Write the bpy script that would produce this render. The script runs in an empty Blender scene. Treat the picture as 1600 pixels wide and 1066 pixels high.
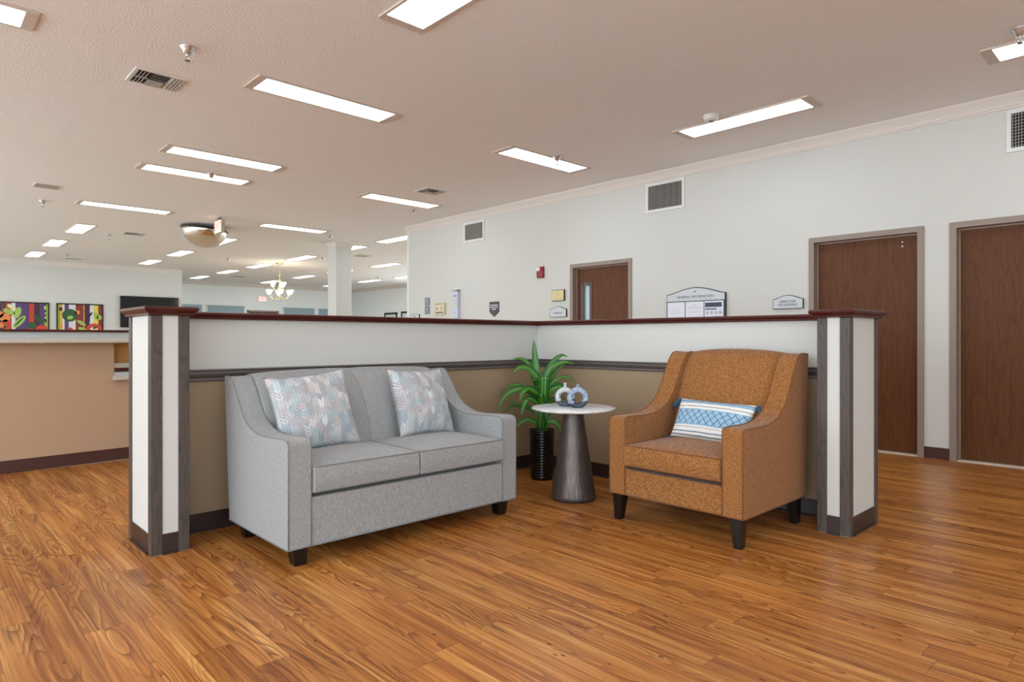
import bpy, bmesh, math, random
from mathutils import Vector, Matrix
R = math.radians
rnd = random.Random(7)
S = bpy.context.scene
C = S.collection

# ------------------------------------------------------------------ camera, world, exposure
YAW = 0.7567
cd = bpy.data.cameras.new('camera')
cam = bpy.data.objects.new('camera', cd); C.objects.link(cam)
cam.location = (0, 0, 1.06)
cam.rotation_euler = (R(90), 0, -YAW)
cd.sensor_width = 36.0
cd.lens = 36.0*1010/1600
cd.shift_y = -4.2/1600
cd.clip_start = 0.05; cd.clip_end = 200
S.camera = cam
w = bpy.data.worlds.new('world'); S.world = w; w.use_nodes = True
w.node_tree.nodes['Background'].inputs[0].default_value = (0.80, 0.92, 1.0, 1)
w.node_tree.nodes['Background'].inputs[1].default_value = 3.9
S.view_settings.view_transform = 'Standard'
S.view_settings.look = 'None'
S.view_settings.gamma = 1
S.view_settings.use_curve_mapping = False
S.view_settings.exposure = 0.20
PANEL = 7.7      # strength of the fluorescent diffusers

# ------------------------------------------------------------------ material helpers
def lin(c):
    return tuple(((v/255)/12.92 if v/255 <= .04045 else ((v/255+.055)/1.055)**2.4) for v in c) + (1,)

class NT:
    def __init__(self, name):
        self.m = bpy.data.materials.new(name); self.m.use_nodes = True
        self.t = self.m.node_tree; self.b = self.t.nodes['Principled BSDF']
    def n(self, typ, **kw):
        nd = self.t.nodes.new(typ)
        for k, v in kw.items(): setattr(nd, k, v)
        return nd
    def l(self, a, b): self.t.links.new(a, b)
    def put(self, sock, v):
        if isinstance(v, bpy.types.NodeSocket): self.l(v, sock)
        else: sock.default_value = v
    def math(self, op, a, b=0.0, c=None, clamp=False):
        nd = self.n('ShaderNodeMath', operation=op, use_clamp=clamp)
        self.put(nd.inputs[0], a); self.put(nd.inputs[1], b)
        if c is not None: self.put(nd.inputs[2], c)
        return nd.outputs[0]
    def mix(self, f, a, b, blend='MIX'):
        nd = self.n('ShaderNodeMix', data_type='RGBA', blend_type=blend)
        self.put(nd.inputs[0], f); self.put(nd.inputs[6], a); self.put(nd.inputs[7], b)
        return nd.outputs[2]
    def ramp(self, f, pts, interp='LINEAR'):
        nd = self.n('ShaderNodeValToRGB'); cr = nd.color_ramp; cr.interpolation = interp
        while len(cr.elements) < len(pts): cr.elements.new(0.5)
        for e, (p, c) in zip(cr.elements, pts): e.position = p; e.color = c
        self.l(f, nd.inputs[0]); return nd.outputs[0]
    def coord(self, kind='Object'):
        return self.n('ShaderNodeTexCoord').outputs[kind]
    def xyz(self, v):
        nd = self.n('ShaderNodeSeparateXYZ'); self.l(v, nd.inputs[0]); return nd.outputs
    def comb(self, x, y, z=0.0):
        nd = self.n('ShaderNodeCombineXYZ')
        for i, v in enumerate((x, y, z)): self.put(nd.inputs[i], v)
        return nd.outputs[0]
    def scale(self, v, s):
        nd = self.n('ShaderNodeMapping'); self.l(v, nd.inputs[0]); nd.inputs['Scale'].default_value = s; return nd.outputs[0]
    def noise(self, v, sc=5.0, det=2.0, rough=.5, dist=0.0, out=0):
        nd = self.n('ShaderNodeTexNoise'); self.l(v, nd.inputs['Vector'])
        nd.inputs['Scale'].default_value = sc; nd.inputs['Detail'].default_value = det
        nd.inputs['Roughness'].default_value = rough; nd.inputs['Distortion'].default_value = dist
        return nd.outputs[out]
    def white(self, v, out='Value'):
        nd = self.n('ShaderNodeTexWhiteNoise'); self.l(v, nd.inputs['Vector']); return nd.outputs[out]
    def bump(self, h, s=.2, d=.01):
        nd = self.n('ShaderNodeBump'); self.l(h, nd.inputs['Height'])
        nd.inputs['Strength'].default_value = s; nd.inputs['Distance'].default_value = d
        self.l(nd.outputs[0], self.b.inputs['Normal'])
    def base(self, c): self.put(self.b.inputs['Base Color'], c)
    def rough(self, v): self.put(self.b.inputs['Roughness'], v)
    def metal(self, v): self.b.inputs['Metallic'].default_value = v
    def spec(self, v): self.b.inputs['Specular IOR Level'].default_value = v

def plain(name, c, rough=.5, metal=0, spec=.5, var=.04):
    t = NT(name); co = t.coord()
    f = t.noise(co, 9, 3)
    a = lin(c); b = tuple(min(1, x*(1+var*3)) for x in a[:3])+(1,); a2 = tuple(x*(1-var*3) for x in a[:3])+(1,)
    t.base(t.mix(f, a2, b)); t.rough(rough); t.metal(metal); t.spec(spec); return t.m

def emis(name, c, s):
    t = NT(name); t.base(lin(c)); t.b.inputs['Emission Color'].default_value = lin(c)
    t.b.inputs['Emission Strength'].default_value = s; t.rough(.6)
    f = t.noise(t.coord(), 3, 1)
    t.rough(t.math('MULTIPLY_ADD', f, .1, .5)); return t.m

M = {}
def wallmat(name, c, bumps=.12, sc=90, rough=.75, spec=.3):
    t = NT(name); co = t.coord()
    f = t.noise(co, 1.3, 2)
    a = lin(c)
    t.base(t.mix(f, tuple(x*.97 for x in a[:3])+(1,), tuple(min(1, x*1.03) for x in a[:3])+(1,)))
    t.bump(t.noise(co, sc, 3, .6), bumps, .01); t.rough(rough); t.spec(spec); return t.m
M['wall'] = wallmat('wall_paint', (211, 210, 204))
M['wall_far'] = wallmat('far_wall_paint_brightened', (240, 243, 240))  # wall colour lifted to make up for weak light at the far end
M['wall_white'] = wallmat('partition_white_paint', (209, 208, 203), .2, 45)
M['tan'] = wallmat('partition_tan_paint', (162, 140, 113), .2, 60, .6, .35)
M['tan2'] = wallmat('counter_tan_paint', (186, 156, 127), .12, 60, .6, .35)
M['crown'] = wallmat('crown_paint', (228, 220, 212), .05)
t = NT('ceiling_texture'); co = t.coord()
t.base(t.mix(t.noise(co, .35, 1), lin((245, 244, 242)), lin((249, 248, 247))))
h = t.math('ADD', t.noise(co, 70, 3, .6), t.math('MULTIPLY', t.noise(co, 140, 2, .5), .5))
t.bump(h, .5, .008); t.rough(.9); t.spec(.15); M['ceiling'] = t.m

# vinyl plank floor: planks run along Y
def floor_mat():
    t = NT('wood_plank_floor'); co = t.coord(); x, y, z = t.xyz(co)
    W = .118; L = 1.05
    cx = t.math('DIVIDE', x, W); col = t.math('FLOOR', cx); fx = t.math('FRACT', cx)
    off = t.white(t.comb(col, 3.3, 1.7))
    cy = t.math('ADD', t.math('DIVIDE', y, L), t.math('MULTIPLY', off, 7.0))
    row = t.math('FLOOR', cy); fy = t.math('FRACT', cy)
    hsh = t.white(t.comb(col, row, 0.5)); hsh2 = t.white(t.comb(row, col, 9.5))
    # cathedral figure: contour lines of a stretched noise, shifted per plank
    v = t.comb(t.math('MULTIPLY_ADD', hsh, 37.0, t.math('MULTIPLY', x, 8.5)),
               t.math('MULTIPLY_ADD', hsh2, 53.0, t.math('MULTIPLY', y, 1.05)), t.math('MULTIPLY', hsh, 11.0))
    n1 = t.noise(v, 1.0, 1.5, .4)
    v5 = t.comb(t.math('MULTIPLY', x, 60.0), t.math('MULTIPLY', y, 14.0), hsh)
    wob = t.math('MULTIPLY', t.math('SUBTRACT', t.noise(v5, 1.0, 2), .5), .012)
    ring = t.math('FRACT', t.math('MULTIPLY', t.math('ADD', n1, wob), 19.0))
    line = t.math('POWER', ring, 2.2)
    # the figure shows only in part of a plank
    vis = t.math('MULTIPLY', t.math('SUBTRACT', t.noise(t.comb(t.math('MULTIPLY_ADD', hsh2, 17.0, t.math('MULTIPLY', x, 9.0)), t.math('MULTIPLY', y, 1.4), hsh), 1.0, 1), .40, clamp=True), 5.0, clamp=True)
    # streaks
    v2 = t.comb(t.math('MULTIPLY_ADD', hsh, 91.0, t.math('MULTIPLY', x, 95.0)), t.math('MULTIPLY', y, 1.6), hsh2)
    st = t.noise(v2, 1.0, 5, .65)
    v3 = t.comb(t.math('MULTIPLY_ADD', hsh2, 31.0, t.math('MULTIPLY', x, 20.0)), t.math('MULTIPLY', y, .8), hsh)
    st2 = t.noise(v3, 1.0, 3, .55)
    base = t.ramp(st2, [(.30, lin((150, 88, 40))), (.44, lin((184, 118, 56))), (.58, lin((204, 140, 72))), (.76, lin((218, 162, 94)))])
    base = t.mix(t.math('MULTIPLY', t.math('SUBTRACT', st, .44, clamp=True), 3.2, clamp=True), base, lin((140, 78, 32)))
    base = t.mix(t.math('MULTIPLY', t.math('SUBTRACT', .45, st, clamp=True), 1.4, clamp=True), base, lin((222, 166, 98)))
    base = t.mix(t.math('MULTIPLY', t.math('MULTIPLY', line, vis), .78), base, lin((96, 46, 16)))
    tone = t.math('MULTIPLY_ADD', hsh2, .22, .88)
    base = t.mix(1.0, base, t.comb(tone, tone, tone), 'MULTIPLY')
    # dark mineral streaks and knots
    v4 = t.comb(t.math('MULTIPLY', x, 42.0), t.math('MULTIPLY', y, 2.2), hsh)
    mk = t.math('MULTIPLY', t.math('SUBTRACT', t.noise(v4, 1.0, 3), .62, clamp=True), 7.0, clamp=True)
    base = t.mix(t.math('MULTIPLY', mk, .6), base, lin((84, 44, 20)))
    vo = t.n('ShaderNodeTexVoronoi'); t.l(t.comb(t.math('MULTIPLY', x, 13.0), t.math('MULTIPLY', y, 5.0), 0), vo.inputs['Vector']); vo.inputs['Scale'].default_value = 1.0
    kn = t.math('LESS_THAN', vo.outputs['Distance'], .06)
    base = t.mix(t.math('MULTIPLY', kn, .75), base, lin((54, 28, 14)))
    # joints
    ex = t.math('LESS_THAN', t.math('MINIMUM', fx, t.math('SUBTRACT', 1.0, fx)), .012)
    ey = t.math('LESS_THAN', t.math('MINIMUM', fy, t.math('SUBTRACT', 1.0, fy)), .0015)
    e = t.math('MAXIMUM', ex, ey)
    base = t.mix(t.math('MULTIPLY', e, .45), base, lin((80, 42, 20)))
    t.base(base)
    t.rough(t.math('MULTIPLY_ADD', st, .16, .22)); t.spec(.26)
    t.bump(t.math('SUBTRACT', t.math('MULTIPLY', st, .4), t.math('ADD', e, t.math('MULTIPLY', line, .2))), .1, .002)
    return t.m
M['floor'] = floor_mat()
M['floor2'] = plain('unseen_bounce_floor', (176, 150, 122), .45)  # unseen floor; tone chosen for its bounce onto the far ceiling

def wood(name, dark, light, axis='z', rough=.45, sc=1.0, spec=.4, rings=10.0, amt=.5):
    t = NT(name); co = t.coord(); x, y, z = t.xyz(co)
    oi = t.n('ShaderNodeObjectInfo').outputs['Random']
    a, b, c = {'z': (x, y, z), 'y': (x, z, y), 'x': (y, z, x)}[axis]
    v = t.comb(t.math('MULTIPLY_ADD', oi, 20.0, t.math('MULTIPLY', t.math('ADD', a, b), 9.0*sc)), t.math('MULTIPLY', c, 1.1*sc), t.math('MULTIPLY', oi, 7.0))
    n1 = t.noise(v, 1.0, 2, .45)
    ring = t.math('FRACT', t.math('MULTIPLY', n1, rings))
    v2 = t.comb(t.math('MULTIPLY', a, 110.0*sc), t.math('MULTIPLY', b, 110.0*sc), t.math('MULTIPLY', c, 4.0*sc))
    st = t.noise(v2, 1.0, 3, .6)
    f = t.math('ADD', t.math('MULTIPLY', t.math('POWER', ring, 3.0), amt), t.math('MULTIPLY', t.math('SUBTRACT', st, .2), 1-amt*.6), clamp=True)
    t.base(t.mix(f, lin(light), lin(dark))); t.rough(rough); t.spec(spec)
    t.bump(f, .12, .002); return t.m
M['greyoak'] = wood('grey_stained_oak', (50, 42, 38), (90, 80, 74), 'z', .5, 1.5)
M['greyrail'] = wood('grey_stained_rail', (72, 64, 60), (104, 96, 92), 'x', .3, 1.0, .6, 6, .25)
M['mahog'] = wood('mahogany', (50, 16, 11), (84, 29, 20), 'x', .34, 1.0, .35, 6, .3)
M['door'] = wood('walnut_door_veneer', (70, 38, 18), (106, 64, 34), 'z', .5, 1.0, .22, 9, .35)
M['frame'] = plain('taupe_frame_paint', (146, 128, 116), .45, var=.02)
M['base'] = plain('dark_brown_vinyl_base', (52, 37, 35), .38, spec=.5)
M['base2'] = plain('brown_vinyl_base', (78, 50, 45), .38, spec=.5)
M['black'] = plain('black_lacquer', (22, 18, 17), .28)
M['trimblack'] = plain('black_frame_edge', (24, 24, 26), .4)
M['lamp'] = emis('fluorescent_diffuser', (236, 247, 255), PANEL)
M['fixture'] = plain('fixture_frame_paint', (212, 200, 188), .5, var=.02)
M['white'] = plain('white_plastic', (226, 226, 222), .4, var=.02)
M['cream'] = plain('cream_plastic', (214, 200, 164), .5)
M['chrome'] = plain('polished_chrome', (215, 217, 222), .22, .85)
M['steel'] = plain('brushed_steel', (120, 122, 128), .35, .8)
M['darkgrey'] = plain('dark_grey_enamel', (84, 80, 78), .5)
M['dark'] = plain('duct_shade', (18, 17, 17), .8)  # for flat dark sheets; shade inside the ducts put into the colour
M['slat'] = plain('grille_slat_paint', (176, 172, 165), .5)
M['red'] = plain('red_alarm_plastic', (150, 24, 28), .35)
M['glass_tv'] = plain('tv_screen_glass', (14, 14, 16), .12)
M['shade_blue'] = plain('blue_grey_roller_blind', (150, 172, 180), .7)
M['text'] = plain('dark_lettering', (52, 52, 58), .6)
M['wtext'] = plain('white_lettering', (226, 226, 230), .6)
M['paper'] = plain('printed_paper', (228, 230, 240), .7, var=.01)
M['signface'] = plain('sign_face_silver', (205, 208, 212), .5, var=.01)
M['plum'] = plain('plum_enamel', (78, 62, 66), .5)
M['navy'] = plain('navy_print', (70, 78, 100), .6)
M['brass'] = plain('brass_plate', (196, 178, 128), .35, .35)
M['gold'] = plain('pale_gold_metal', (214, 190, 140), .22, .9)
M['shadeglass'] = emis('lit_frosted_shade', (255, 244, 222), 8)
M['exit_red'] = emis('exit_letters_lit', (255, 110, 92), .9)
M['exit_face'] = emis('exit_face_lit', (255, 222, 212), .55)
M['exit_body'] = plain('exit_housing', (188, 178, 150), .5)
M['windowpane'] = plain('lit_room_pane', (176, 192, 194), .12)  # opaque pane, pale to stand in for the bright room behind
M['soil'] = plain('potting_moss', (58, 60, 44), .9)
M['potblack'] = plain('black_glazed_pot', (16, 16, 17), .22)
M['cabinet_wood'] = wood('honey_pine_panel', (186, 130, 62), (216, 168, 98), 'z', .4, 1.2, .4, 8, .4)
t = NT('convex_mirror_surface'); t.base(lin((232, 228, 222))); t.metal(1.0); t.rough(t.math('MULTIPLY', t.noise(t.coord(), 4, 2), .06)); M['mirror'] = t.m
# granite
t = NT('speckled_granite'); co = t.coord()
f = t.noise(co, 160, 3, .7)
t.base(t.ramp(f, [(.3, lin((130, 118, 104))), (.45, lin((190, 182, 168))), (.6, lin((214, 207, 194))), (.75, lin((232, 226, 216)))])); t.rough(.25); M['granite'] = t.m
# marble
t = NT('white_marble'); co = t.coord()
n = t.noise(co, 5, 5, .6, 1.6); vv = t.math('ABSOLUTE', t.math('SUBTRACT', n, .5))
t.base(t.ramp(vv, [(0.0, lin((186, 190, 196))), (.010, lin((218, 222, 227))), (.035, lin((238, 241, 245))), (.4, lin((243, 246, 250)))])); t.rough(.22); M['marble'] = t.m
t = NT('marble_edge'); co = t.coord()
t.base(t.ramp(t.noise(co, 14, 4, .7), [(.3, lin((168, 154, 144))), (.45, lin((216, 210, 204))), (.6, lin((236, 233, 230)))])); t.rough(.35); M['marble_edge'] = t.m
# pedestal: bronzed with fine vertical brush marks
t = NT('bronzed_pedestal'); co = t.coord(); x, y, z = t.xyz(co)
ang = t.math('ARCTAN2', y, x)
f = t.noise(t.comb(t.math('MULTIPLY', ang, 40.0), t.math('MULTIPLY', z, 9.0), 0.0), 1.0, 4, .6)
t.base(t.ramp(f, [(.3, lin((66, 58, 56))), (.55, lin((108, 99, 96))), (.75, lin((148, 138, 132)))]))
t.metal(.6); t.rough(.42); t.bump(f, .1, .002); M['pedestal'] = t.m

def fabric(name, c1, c2, c3, sc=1.0, cross=.5, bumps=.35, uvertical=True):
    t = NT(name); co = t.coord()
    a = t.noise(t.scale(co, (900*sc, 900*sc, 110*sc)), 1.0, 2, .6)
    b = t.noise(t.scale(co, (130*sc, 130*sc, 900*sc)), 1.0, 2, .6)
    f = t.math('ADD', t.math('MULTIPLY', a, cross), t.math('MULTIPLY', b, 1-cross))
    f2 = t.noise(co, 2.5, 2)
    t.base(t.mix(t.math('MULTIPLY', f2, .12), t.ramp(f, [(.36, lin(c1)), (.5, lin(c2)), (.64, lin(c3))]), lin(c1)))
    t.rough(.92); t.spec(.15); t.b.inputs['Sheen Weight'].default_value = .15
    t.bump(f, bumps, .003); return t.m
M['greyfab'] = fabric('grey_linen_weave', (136, 138, 139), (157, 158, 157), (177, 178, 177), .46, .62, .25)
M['tanfab'] = fabric('caramel_tweed', (106, 62, 28), (150, 98, 53), (192, 142, 90), .60, .34, .3)
M['greypipe'] = fabric('grey_linen_piping_shaded', (108, 110, 113), (128, 130, 131), (150, 151, 151), 1.0)  # darker than the fabric: shadow line along the piping put into its colour
M['tanpipe'] = fabric('caramel_piping_shaded', (98, 56, 24), (130, 80, 40), (156, 104, 60), 1.0)  # same here, seam shadow painted into the piping

def arrow_mat():
    t = NT('arrow_print_cotton'); co = t.coord(); x, y, z = t.xyz(co)
    W = .0165
    cx = t.math('DIVIDE', x, W); col = t.math('FLOOR', cx); fx = t.math('FRACT', cx)
    par = t.math('FRACT', t.math('MULTIPLY', col, .5)); odd = t.math('GREATER_THAN', par, .25)
    tri = t.math('ADD', t.math('MULTIPLY', odd, fx), t.math('MULTIPLY', t.math('SUBTRACT', 1.0, odd), t.math('SUBTRACT', 1.0, fx)))
    pair = t.math('FLOOR', t.math('DIVIDE', x, W*2))
    sh = t.white(t.comb(pair, 4.4, 2.0))
    s = t.math('ADD', t.math('ADD', y, t.math('MULTIPLY', tri, -W*1.25)), t.math('MULTIPLY', sh, .3))
    cell = t.math('FLOOR', t.math('DIVIDE', s, .046))
    hs = t.white(t.comb(pair, cell, 1.0)); hs2 = t.white(t.comb(pair, cell, 8.0)); hs3 = t.white(t.comb(cell, pair, 5.0))
    big_ = t.noise(co, 7, 1)
    hm = t.math('ADD', t.math('MULTIPLY', hs, .6), t.math('MULTIPLY', big_, .45))
    colr = t.ramp(hm, [(0, lin((204, 216, 216))), (.22, lin((194, 208, 210))), (.34, lin((216, 214, 214))), (.44, lin((206, 198, 198))), (.54, lin((180, 192, 202))), (.62, lin((218, 218, 219))), (.72, lin((194, 195, 199))), (.84, lin((208, 203, 195)))], 'CONSTANT')
    fs = t.math('FRACT', t.math('DIVIDE', s, .0108))
    thin = t.math('MULTIPLY', t.math('LESS_THAN', fs, .36), t.math('GREATER_THAN', hs2, .28))
    big = t.math('MULTIPLY', t.math('LESS_THAN', t.math('FRACT', t.math('DIVIDE', s, .0184)), .45), t.math('LESS_THAN', hs2, .16))
    cc = t.mix(t.math('MULTIPLY', thin, .85), colr, lin((104, 108, 116)))
    cc = t.mix(t.math('MULTIPLY', big, .85), cc, lin((150, 158, 168)))
    edge = t.math('LESS_THAN', fx, .10)
    cc = t.mix(t.math('MULTIPLY', edge, .5), cc, lin((124, 128, 136)))
    t.base(cc); t.rough(.85); t.spec(.2); t.bump(t.noise(co, 500, 2), .2, .001); return t.m
M['arrow'] = arrow_mat()
def lumbar_mat():
    t = NT('blue_lattice_woven'); co = t.coord(); x, y, z = t.xyz(co)
    # y: -.125 .. .125 up the cushion
    v = t.math('ADD', y, .125)
    W_ = lin((232, 230, 226)); B = lin((150, 186, 212)); D = lin((40, 86, 122)); G = lin((120, 130, 140))
    c = t.ramp(t.math('DIVIDE', v, .25), [(0, W_), (.05, G), (.075, W_), (.13, D), (.15, W_), (.235, G), (.25, W_), (.29, B), (.70, W_), (.76, G), (.78, W_), (.86, D), (.875, B), (.92, D), (.94, W_)], 'CONSTANT')
    d = .046
    a = t.math('FRACT', t.math('DIVIDE', t.math('ADD', x, v), d)); b = t.math('FRACT', t.math('DIVIDE', t.math('SUBTRACT', x, v), d))
    ln = t.math('MAXIMUM', t.math('LESS_THAN', a, .13), t.math('LESS_THAN', b, .13))
    inb = t.math('MULTIPLY', t.math('GREATER_THAN', v, .078), t.math('LESS_THAN', v, .170))
    c = t.mix(t.math('MULTIPLY', ln, inb), c, D)
    st = t.math('LESS_THAN', t.math('FRACT', t.math('DIVIDE', x, .0035)), .35)
    c = t.mix(t.math('MULTIPLY', t.math('MULTIPLY', st, inb), .3), c, lin((190, 212, 228)))
    t.base(c); t.rough(.85); t.spec(.2); t.bump(t.noise(co, 400, 2), .25, .001); return t.m
M['lumbar'] = lumbar_mat()
M['tassel'] = plain('blue_tassel_yarn', (34, 82, 118), .9)
M['cord'] = plain('flecked_cord', (150, 150, 152), .9, var=.2)
# leaf
t = NT('dracaena_leaf'); uv = t.coord('UV'); u, v, _ = t.xyz(uv)
c = t.math('ABSOLUTE', t.math('SUBTRACT', u, .5))
st = t.noise(t.comb(t.math('MULTIPLY', u, 16.0), t.math('MULTIPLY', v, .8), 0), 1.0, 2)
f = t.math('MULTIPLY', t.math('GREATER_THAN', c, .08), t.math('LESS_THAN', c, .22))
base = t.ramp(st, [(.3, lin((20, 66, 24))), (.5, lin((32, 98, 32))), (.7, lin((60, 132, 42)))])
t.base(t.mix(t.math('MULTIPLY', f, .5), base, lin((134, 190, 70)))); t.rough(.32); t.spec(.5); M['leaf'] = t.m
M['stem'] = plain('dracaena_stem', (60, 96, 44), .6)
# vase glaze
def vase_mat(name, top, mid, dark, hgt):
    t = NT(name); co = t.coord(); x, y, z = t.xyz(co)
    n = t.noise(co, 26, 3)
    zz = t.math('ADD', z, t.math('MULTIPLY', t.math('SUBTRACT', n, .5), .02))
    zz = t.math('ADD', zz, t.math('MULTIPLY', x, -.15))
    f = t.math('GREATER_THAN', zz, hgt)
    up = t.ramp(t.noise(co, 60, 4, .7), [(.35, lin(mid)), (.6, lin(top))])
    t.base(t.mix(f, lin(dark), up)); t.rough(t.math('MULTIPLY_ADD', f, -.25, .45)); t.spec(.6); return t.m
M['vase_white'] = vase_mat('white_blue_glaze', (206, 210, 208), (156, 172, 184), (64, 72, 86), .042)
M['vase_blue'] = vase_mat('pale_blue_glaze', (168, 182, 198), (108, 130, 158), (50, 56, 70), .036)
# vegetable paintings (printed stripes + blobs)
def veg_mat(name, seed, stops):
    t = NT(name); co = t.coord(); x, y, z = t.xyz(co)
    bg = t.ramp(t.math('DIVIDE', x, 1.1), stops, 'CONSTANT')
    vo = t.n('ShaderNodeTexVoronoi'); t.l(t.comb(t.math('ADD', x, seed), t.math('MULTIPLY', z, 1.0), seed), vo.inputs['Vector'])
    vo.inputs['Scale'].default_value = 6.5
    d = t.math('ADD', vo.outputs['Distance'], t.math('MULTIPLY', t.noise(co, 14, 3), .25))
    k = t.xyz(vo.outputs['Color'])[0]
    veg = t.ramp(k, [(0, lin((196, 60, 40))), (.25, lin((160, 190, 70))), (.45, lin((44, 92, 44))), (.62, lin((214, 120, 50))), (.78, lin((72, 34, 60))), (.9, lin((206, 210, 150)))], 'CONSTANT')
    c = t.mix(t.math('LESS_THAN', d, .52), bg, veg)
    c = t.mix(t.math('MULTIPLY', t.math('LESS_THAN', t.math('ABSOLUTE', t.math('SUBTRACT', d, .53)), .025), .8), c, lin((30, 22, 30)))
    t.base(c); t.rough(.5); return t.m
Ye = lin((222, 204, 70)); Wh = lin((212, 214, 216)); Pu = lin((84, 64, 110)); Mr = lin((128, 50, 46)); Oc = lin((216, 170, 70)); Bl = lin((120, 130, 170))
M['veg1'] = veg_mat('vegetable_print_wide', 2.3, [(0, Wh), (.1, Pu), (.2, Ye), (.33, Wh), (.52, Pu), (.72, Mr), (.8, Ye), (.88, Wh), (.97, Pu)])
M['veg2'] = veg_mat('vegetable_print_narrow', 7.9, [(0, Oc), (.12, Wh), (.16, Pu), (.24, Wh), (.38, Mr), (.54, Oc), (.6, Pu), (.64, Wh), (.76, Ye), (.85, Mr)])

# ------------------------------------------------------------------ mesh helpers
class MB:
    def __init__(self): self.bm = bmesh.new(); self.mi = 0; self.uv = None
    def _f(self, vs):
        try: f = self.bm.faces.new(vs)
        except ValueError: return None
        f.material_index = self.mi; return f
    def box(self, x0, x1, y0, y1, z0, z1):
        x0, x1 = sorted((x0, x1)); y0, y1 = sorted((y0, y1)); z0, z1 = sorted((z0, z1))
        v = [self.bm.verts.new(p) for p in ((x0,y0,z0),(x1,y0,z0),(x1,y1,z0),(x0,y1,z0),(x0,y0,z1),(x1,y0,z1),(x1,y1,z1),(x0,y1,z1))]
        for q in ((0,3,2,1),(4,5,6,7),(0,1,5,4),(1,2,6,5),(2,3,7,6),(3,0,4,7)): self._f([v[i] for i in q])
        return self
    def loft(self, rings, cap=True, closed=True, smooth=False):
        rv = [[self.bm.verts.new(p) for p in r] for r in rings]
        n = len(rings[0])
        for a, b in zip(rv, rv[1:]):
            for i in range(n if closed else n-1):
                j = (i+1) % n
                f = self._f([a[i], a[j], b[j], b[i]])
                if f and smooth: f.smooth = True
        if cap:
            self._f(list(reversed(rv[0]))); self._f(rv[-1])
        return self
    def prism(self, pts, a, b, axis='x'):
        """pts: polygon; axis x: pts are (y,z); y: (x,z); z: (x,y)"""
        def P(u, v, t): return {'x': (t,u,v), 'y': (u,t,v), 'z': (u,v,t)}[axis]
        return self.loft([[P(u,v,a) for u,v in pts], [P(u,v,b) for u,v in pts]])
    def ring(self, x0, x1, y0, y1, mx, my, n0, n1):
        """rectangular frame in the local x-y plane"""
        O = [(x0, y0), (x1, y0), (x1, y1), (x0, y1)]; I = [(x0+mx, y0+my), (x1-mx, y0+my), (x1-mx, y1-my), (x0+mx, y1-my)]
        V = [[self.bm.verts.new((x, y, z)) for x, y in P] for P, z in ((O, n0), (O, n1), (I, n1), (I, n0))]
        for a in range(4):
            for k in range(4):
                j = (k+1) % 4; self._f([V[a][k], V[a][j], V[(a+1) % 4][j], V[(a+1) % 4][k]])
        return self
    def lathe(self, prof, seg=32, c=(0,0,0), smooth=True, cap=True):
        rings = [[(c[0]+r*math.cos(2*math.pi*i/seg), c[1]+r*math.sin(2*math.pi*i/seg), c[2]+z) for i in range(seg)] for r, z in prof]
        return self.loft(rings, cap, True, smooth)
    def tube(self, pts, r, seg=8, closed=False, smooth=True):
        P = [Vector(p) for p in pts]; n = len(P); rings = []
        prev = None
        for i in range(n):
            if closed: t = (P[(i+1) % n]-P[i-1])
            else: t = P[min(i+1, n-1)]-P[max(i-1, 0)]
            if t.length < 1e-9: t = Vector((0,0,1))
            t.normalize()
            if prev is None:
                u = t.orthogonal().normalized()
            else:
                u = prev - t*prev.dot(t)
                u = u.normalized() if u.length > 1e-6 else t.orthogonal().normalized()
            prev = u; v = t.cross(u)
            rr = r[i] if isinstance(r, (list, tuple)) else r
            rings.append([tuple(P[i]+(u*math.cos(2*math.pi*k/seg)+v*math.sin(2*math.pi*k/seg))*rr) for k in range(seg)])
        if closed: rings.append(rings[0])
        return self.loft(rings, not closed, True, smooth)
    def grid(self, fn, nu, nv, smooth=True, uv=False):
        if uv and self.uv is None: self.uv = self.bm.loops.layers.uv.new('UVMap')
        vs = [[self.bm.verts.new(fn(i/nu, j/nv)) for j in range(nv+1)] for i in range(nu+1)]
        for i in range(nu):
            for j in range(nv):
                f = self._f([vs[i][j], vs[i+1][j], vs[i+1][j+1], vs[i][j+1]])
                if f:
                    f.smooth = smooth
                    if uv:
                        for l, (a, b) in zip(f.loops, ((i,j),(i+1,j),(i+1,j+1),(i,j+1))): l[self.uv].uv = (a/nu, b/nv)
        return self
    def build(self, name, mats, parent=None, bevel=0, seg=2, smooth=False, merge=True, angle=35, sub=0, loc=None):
        if merge: bmesh.ops.remove_doubles(self.bm, verts=self.bm.verts, dist=1e-5)
        bmesh.ops.recalc_face_normals(self.bm, faces=self.bm.faces)
        me = bpy.data.meshes.new(name); self.bm.to_mesh(me); self.bm.free()
        if not isinstance(mats, (list, tuple)): mats = [mats]
        for m in mats: me.materials.append(m)
        if smooth: me.polygons.foreach_set('use_smooth', [True]*len(me.polygons))
        o = bpy.data.objects.new(name, me); C.objects.link(o)
        if parent is not None: o.parent = parent
        if loc: o.location = loc
        if bevel:
            b = o.modifiers.new('bevel', 'BEVEL'); b.width = bevel; b.segments = seg; b.limit_method = 'ANGLE'; b.angle_limit = R(angle)
            b.harden_normals = False
            me.polygons.foreach_set('use_smooth', [True]*len(me.polygons))
            wn = o.modifiers.new('wn', 'WEIGHTED_NORMAL'); wn.keep_sharp = True
        if sub:
            s = o.modifiers.new('sub', 'SUBSURF'); s.levels = sub; s.render_levels = sub
        return o

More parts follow.
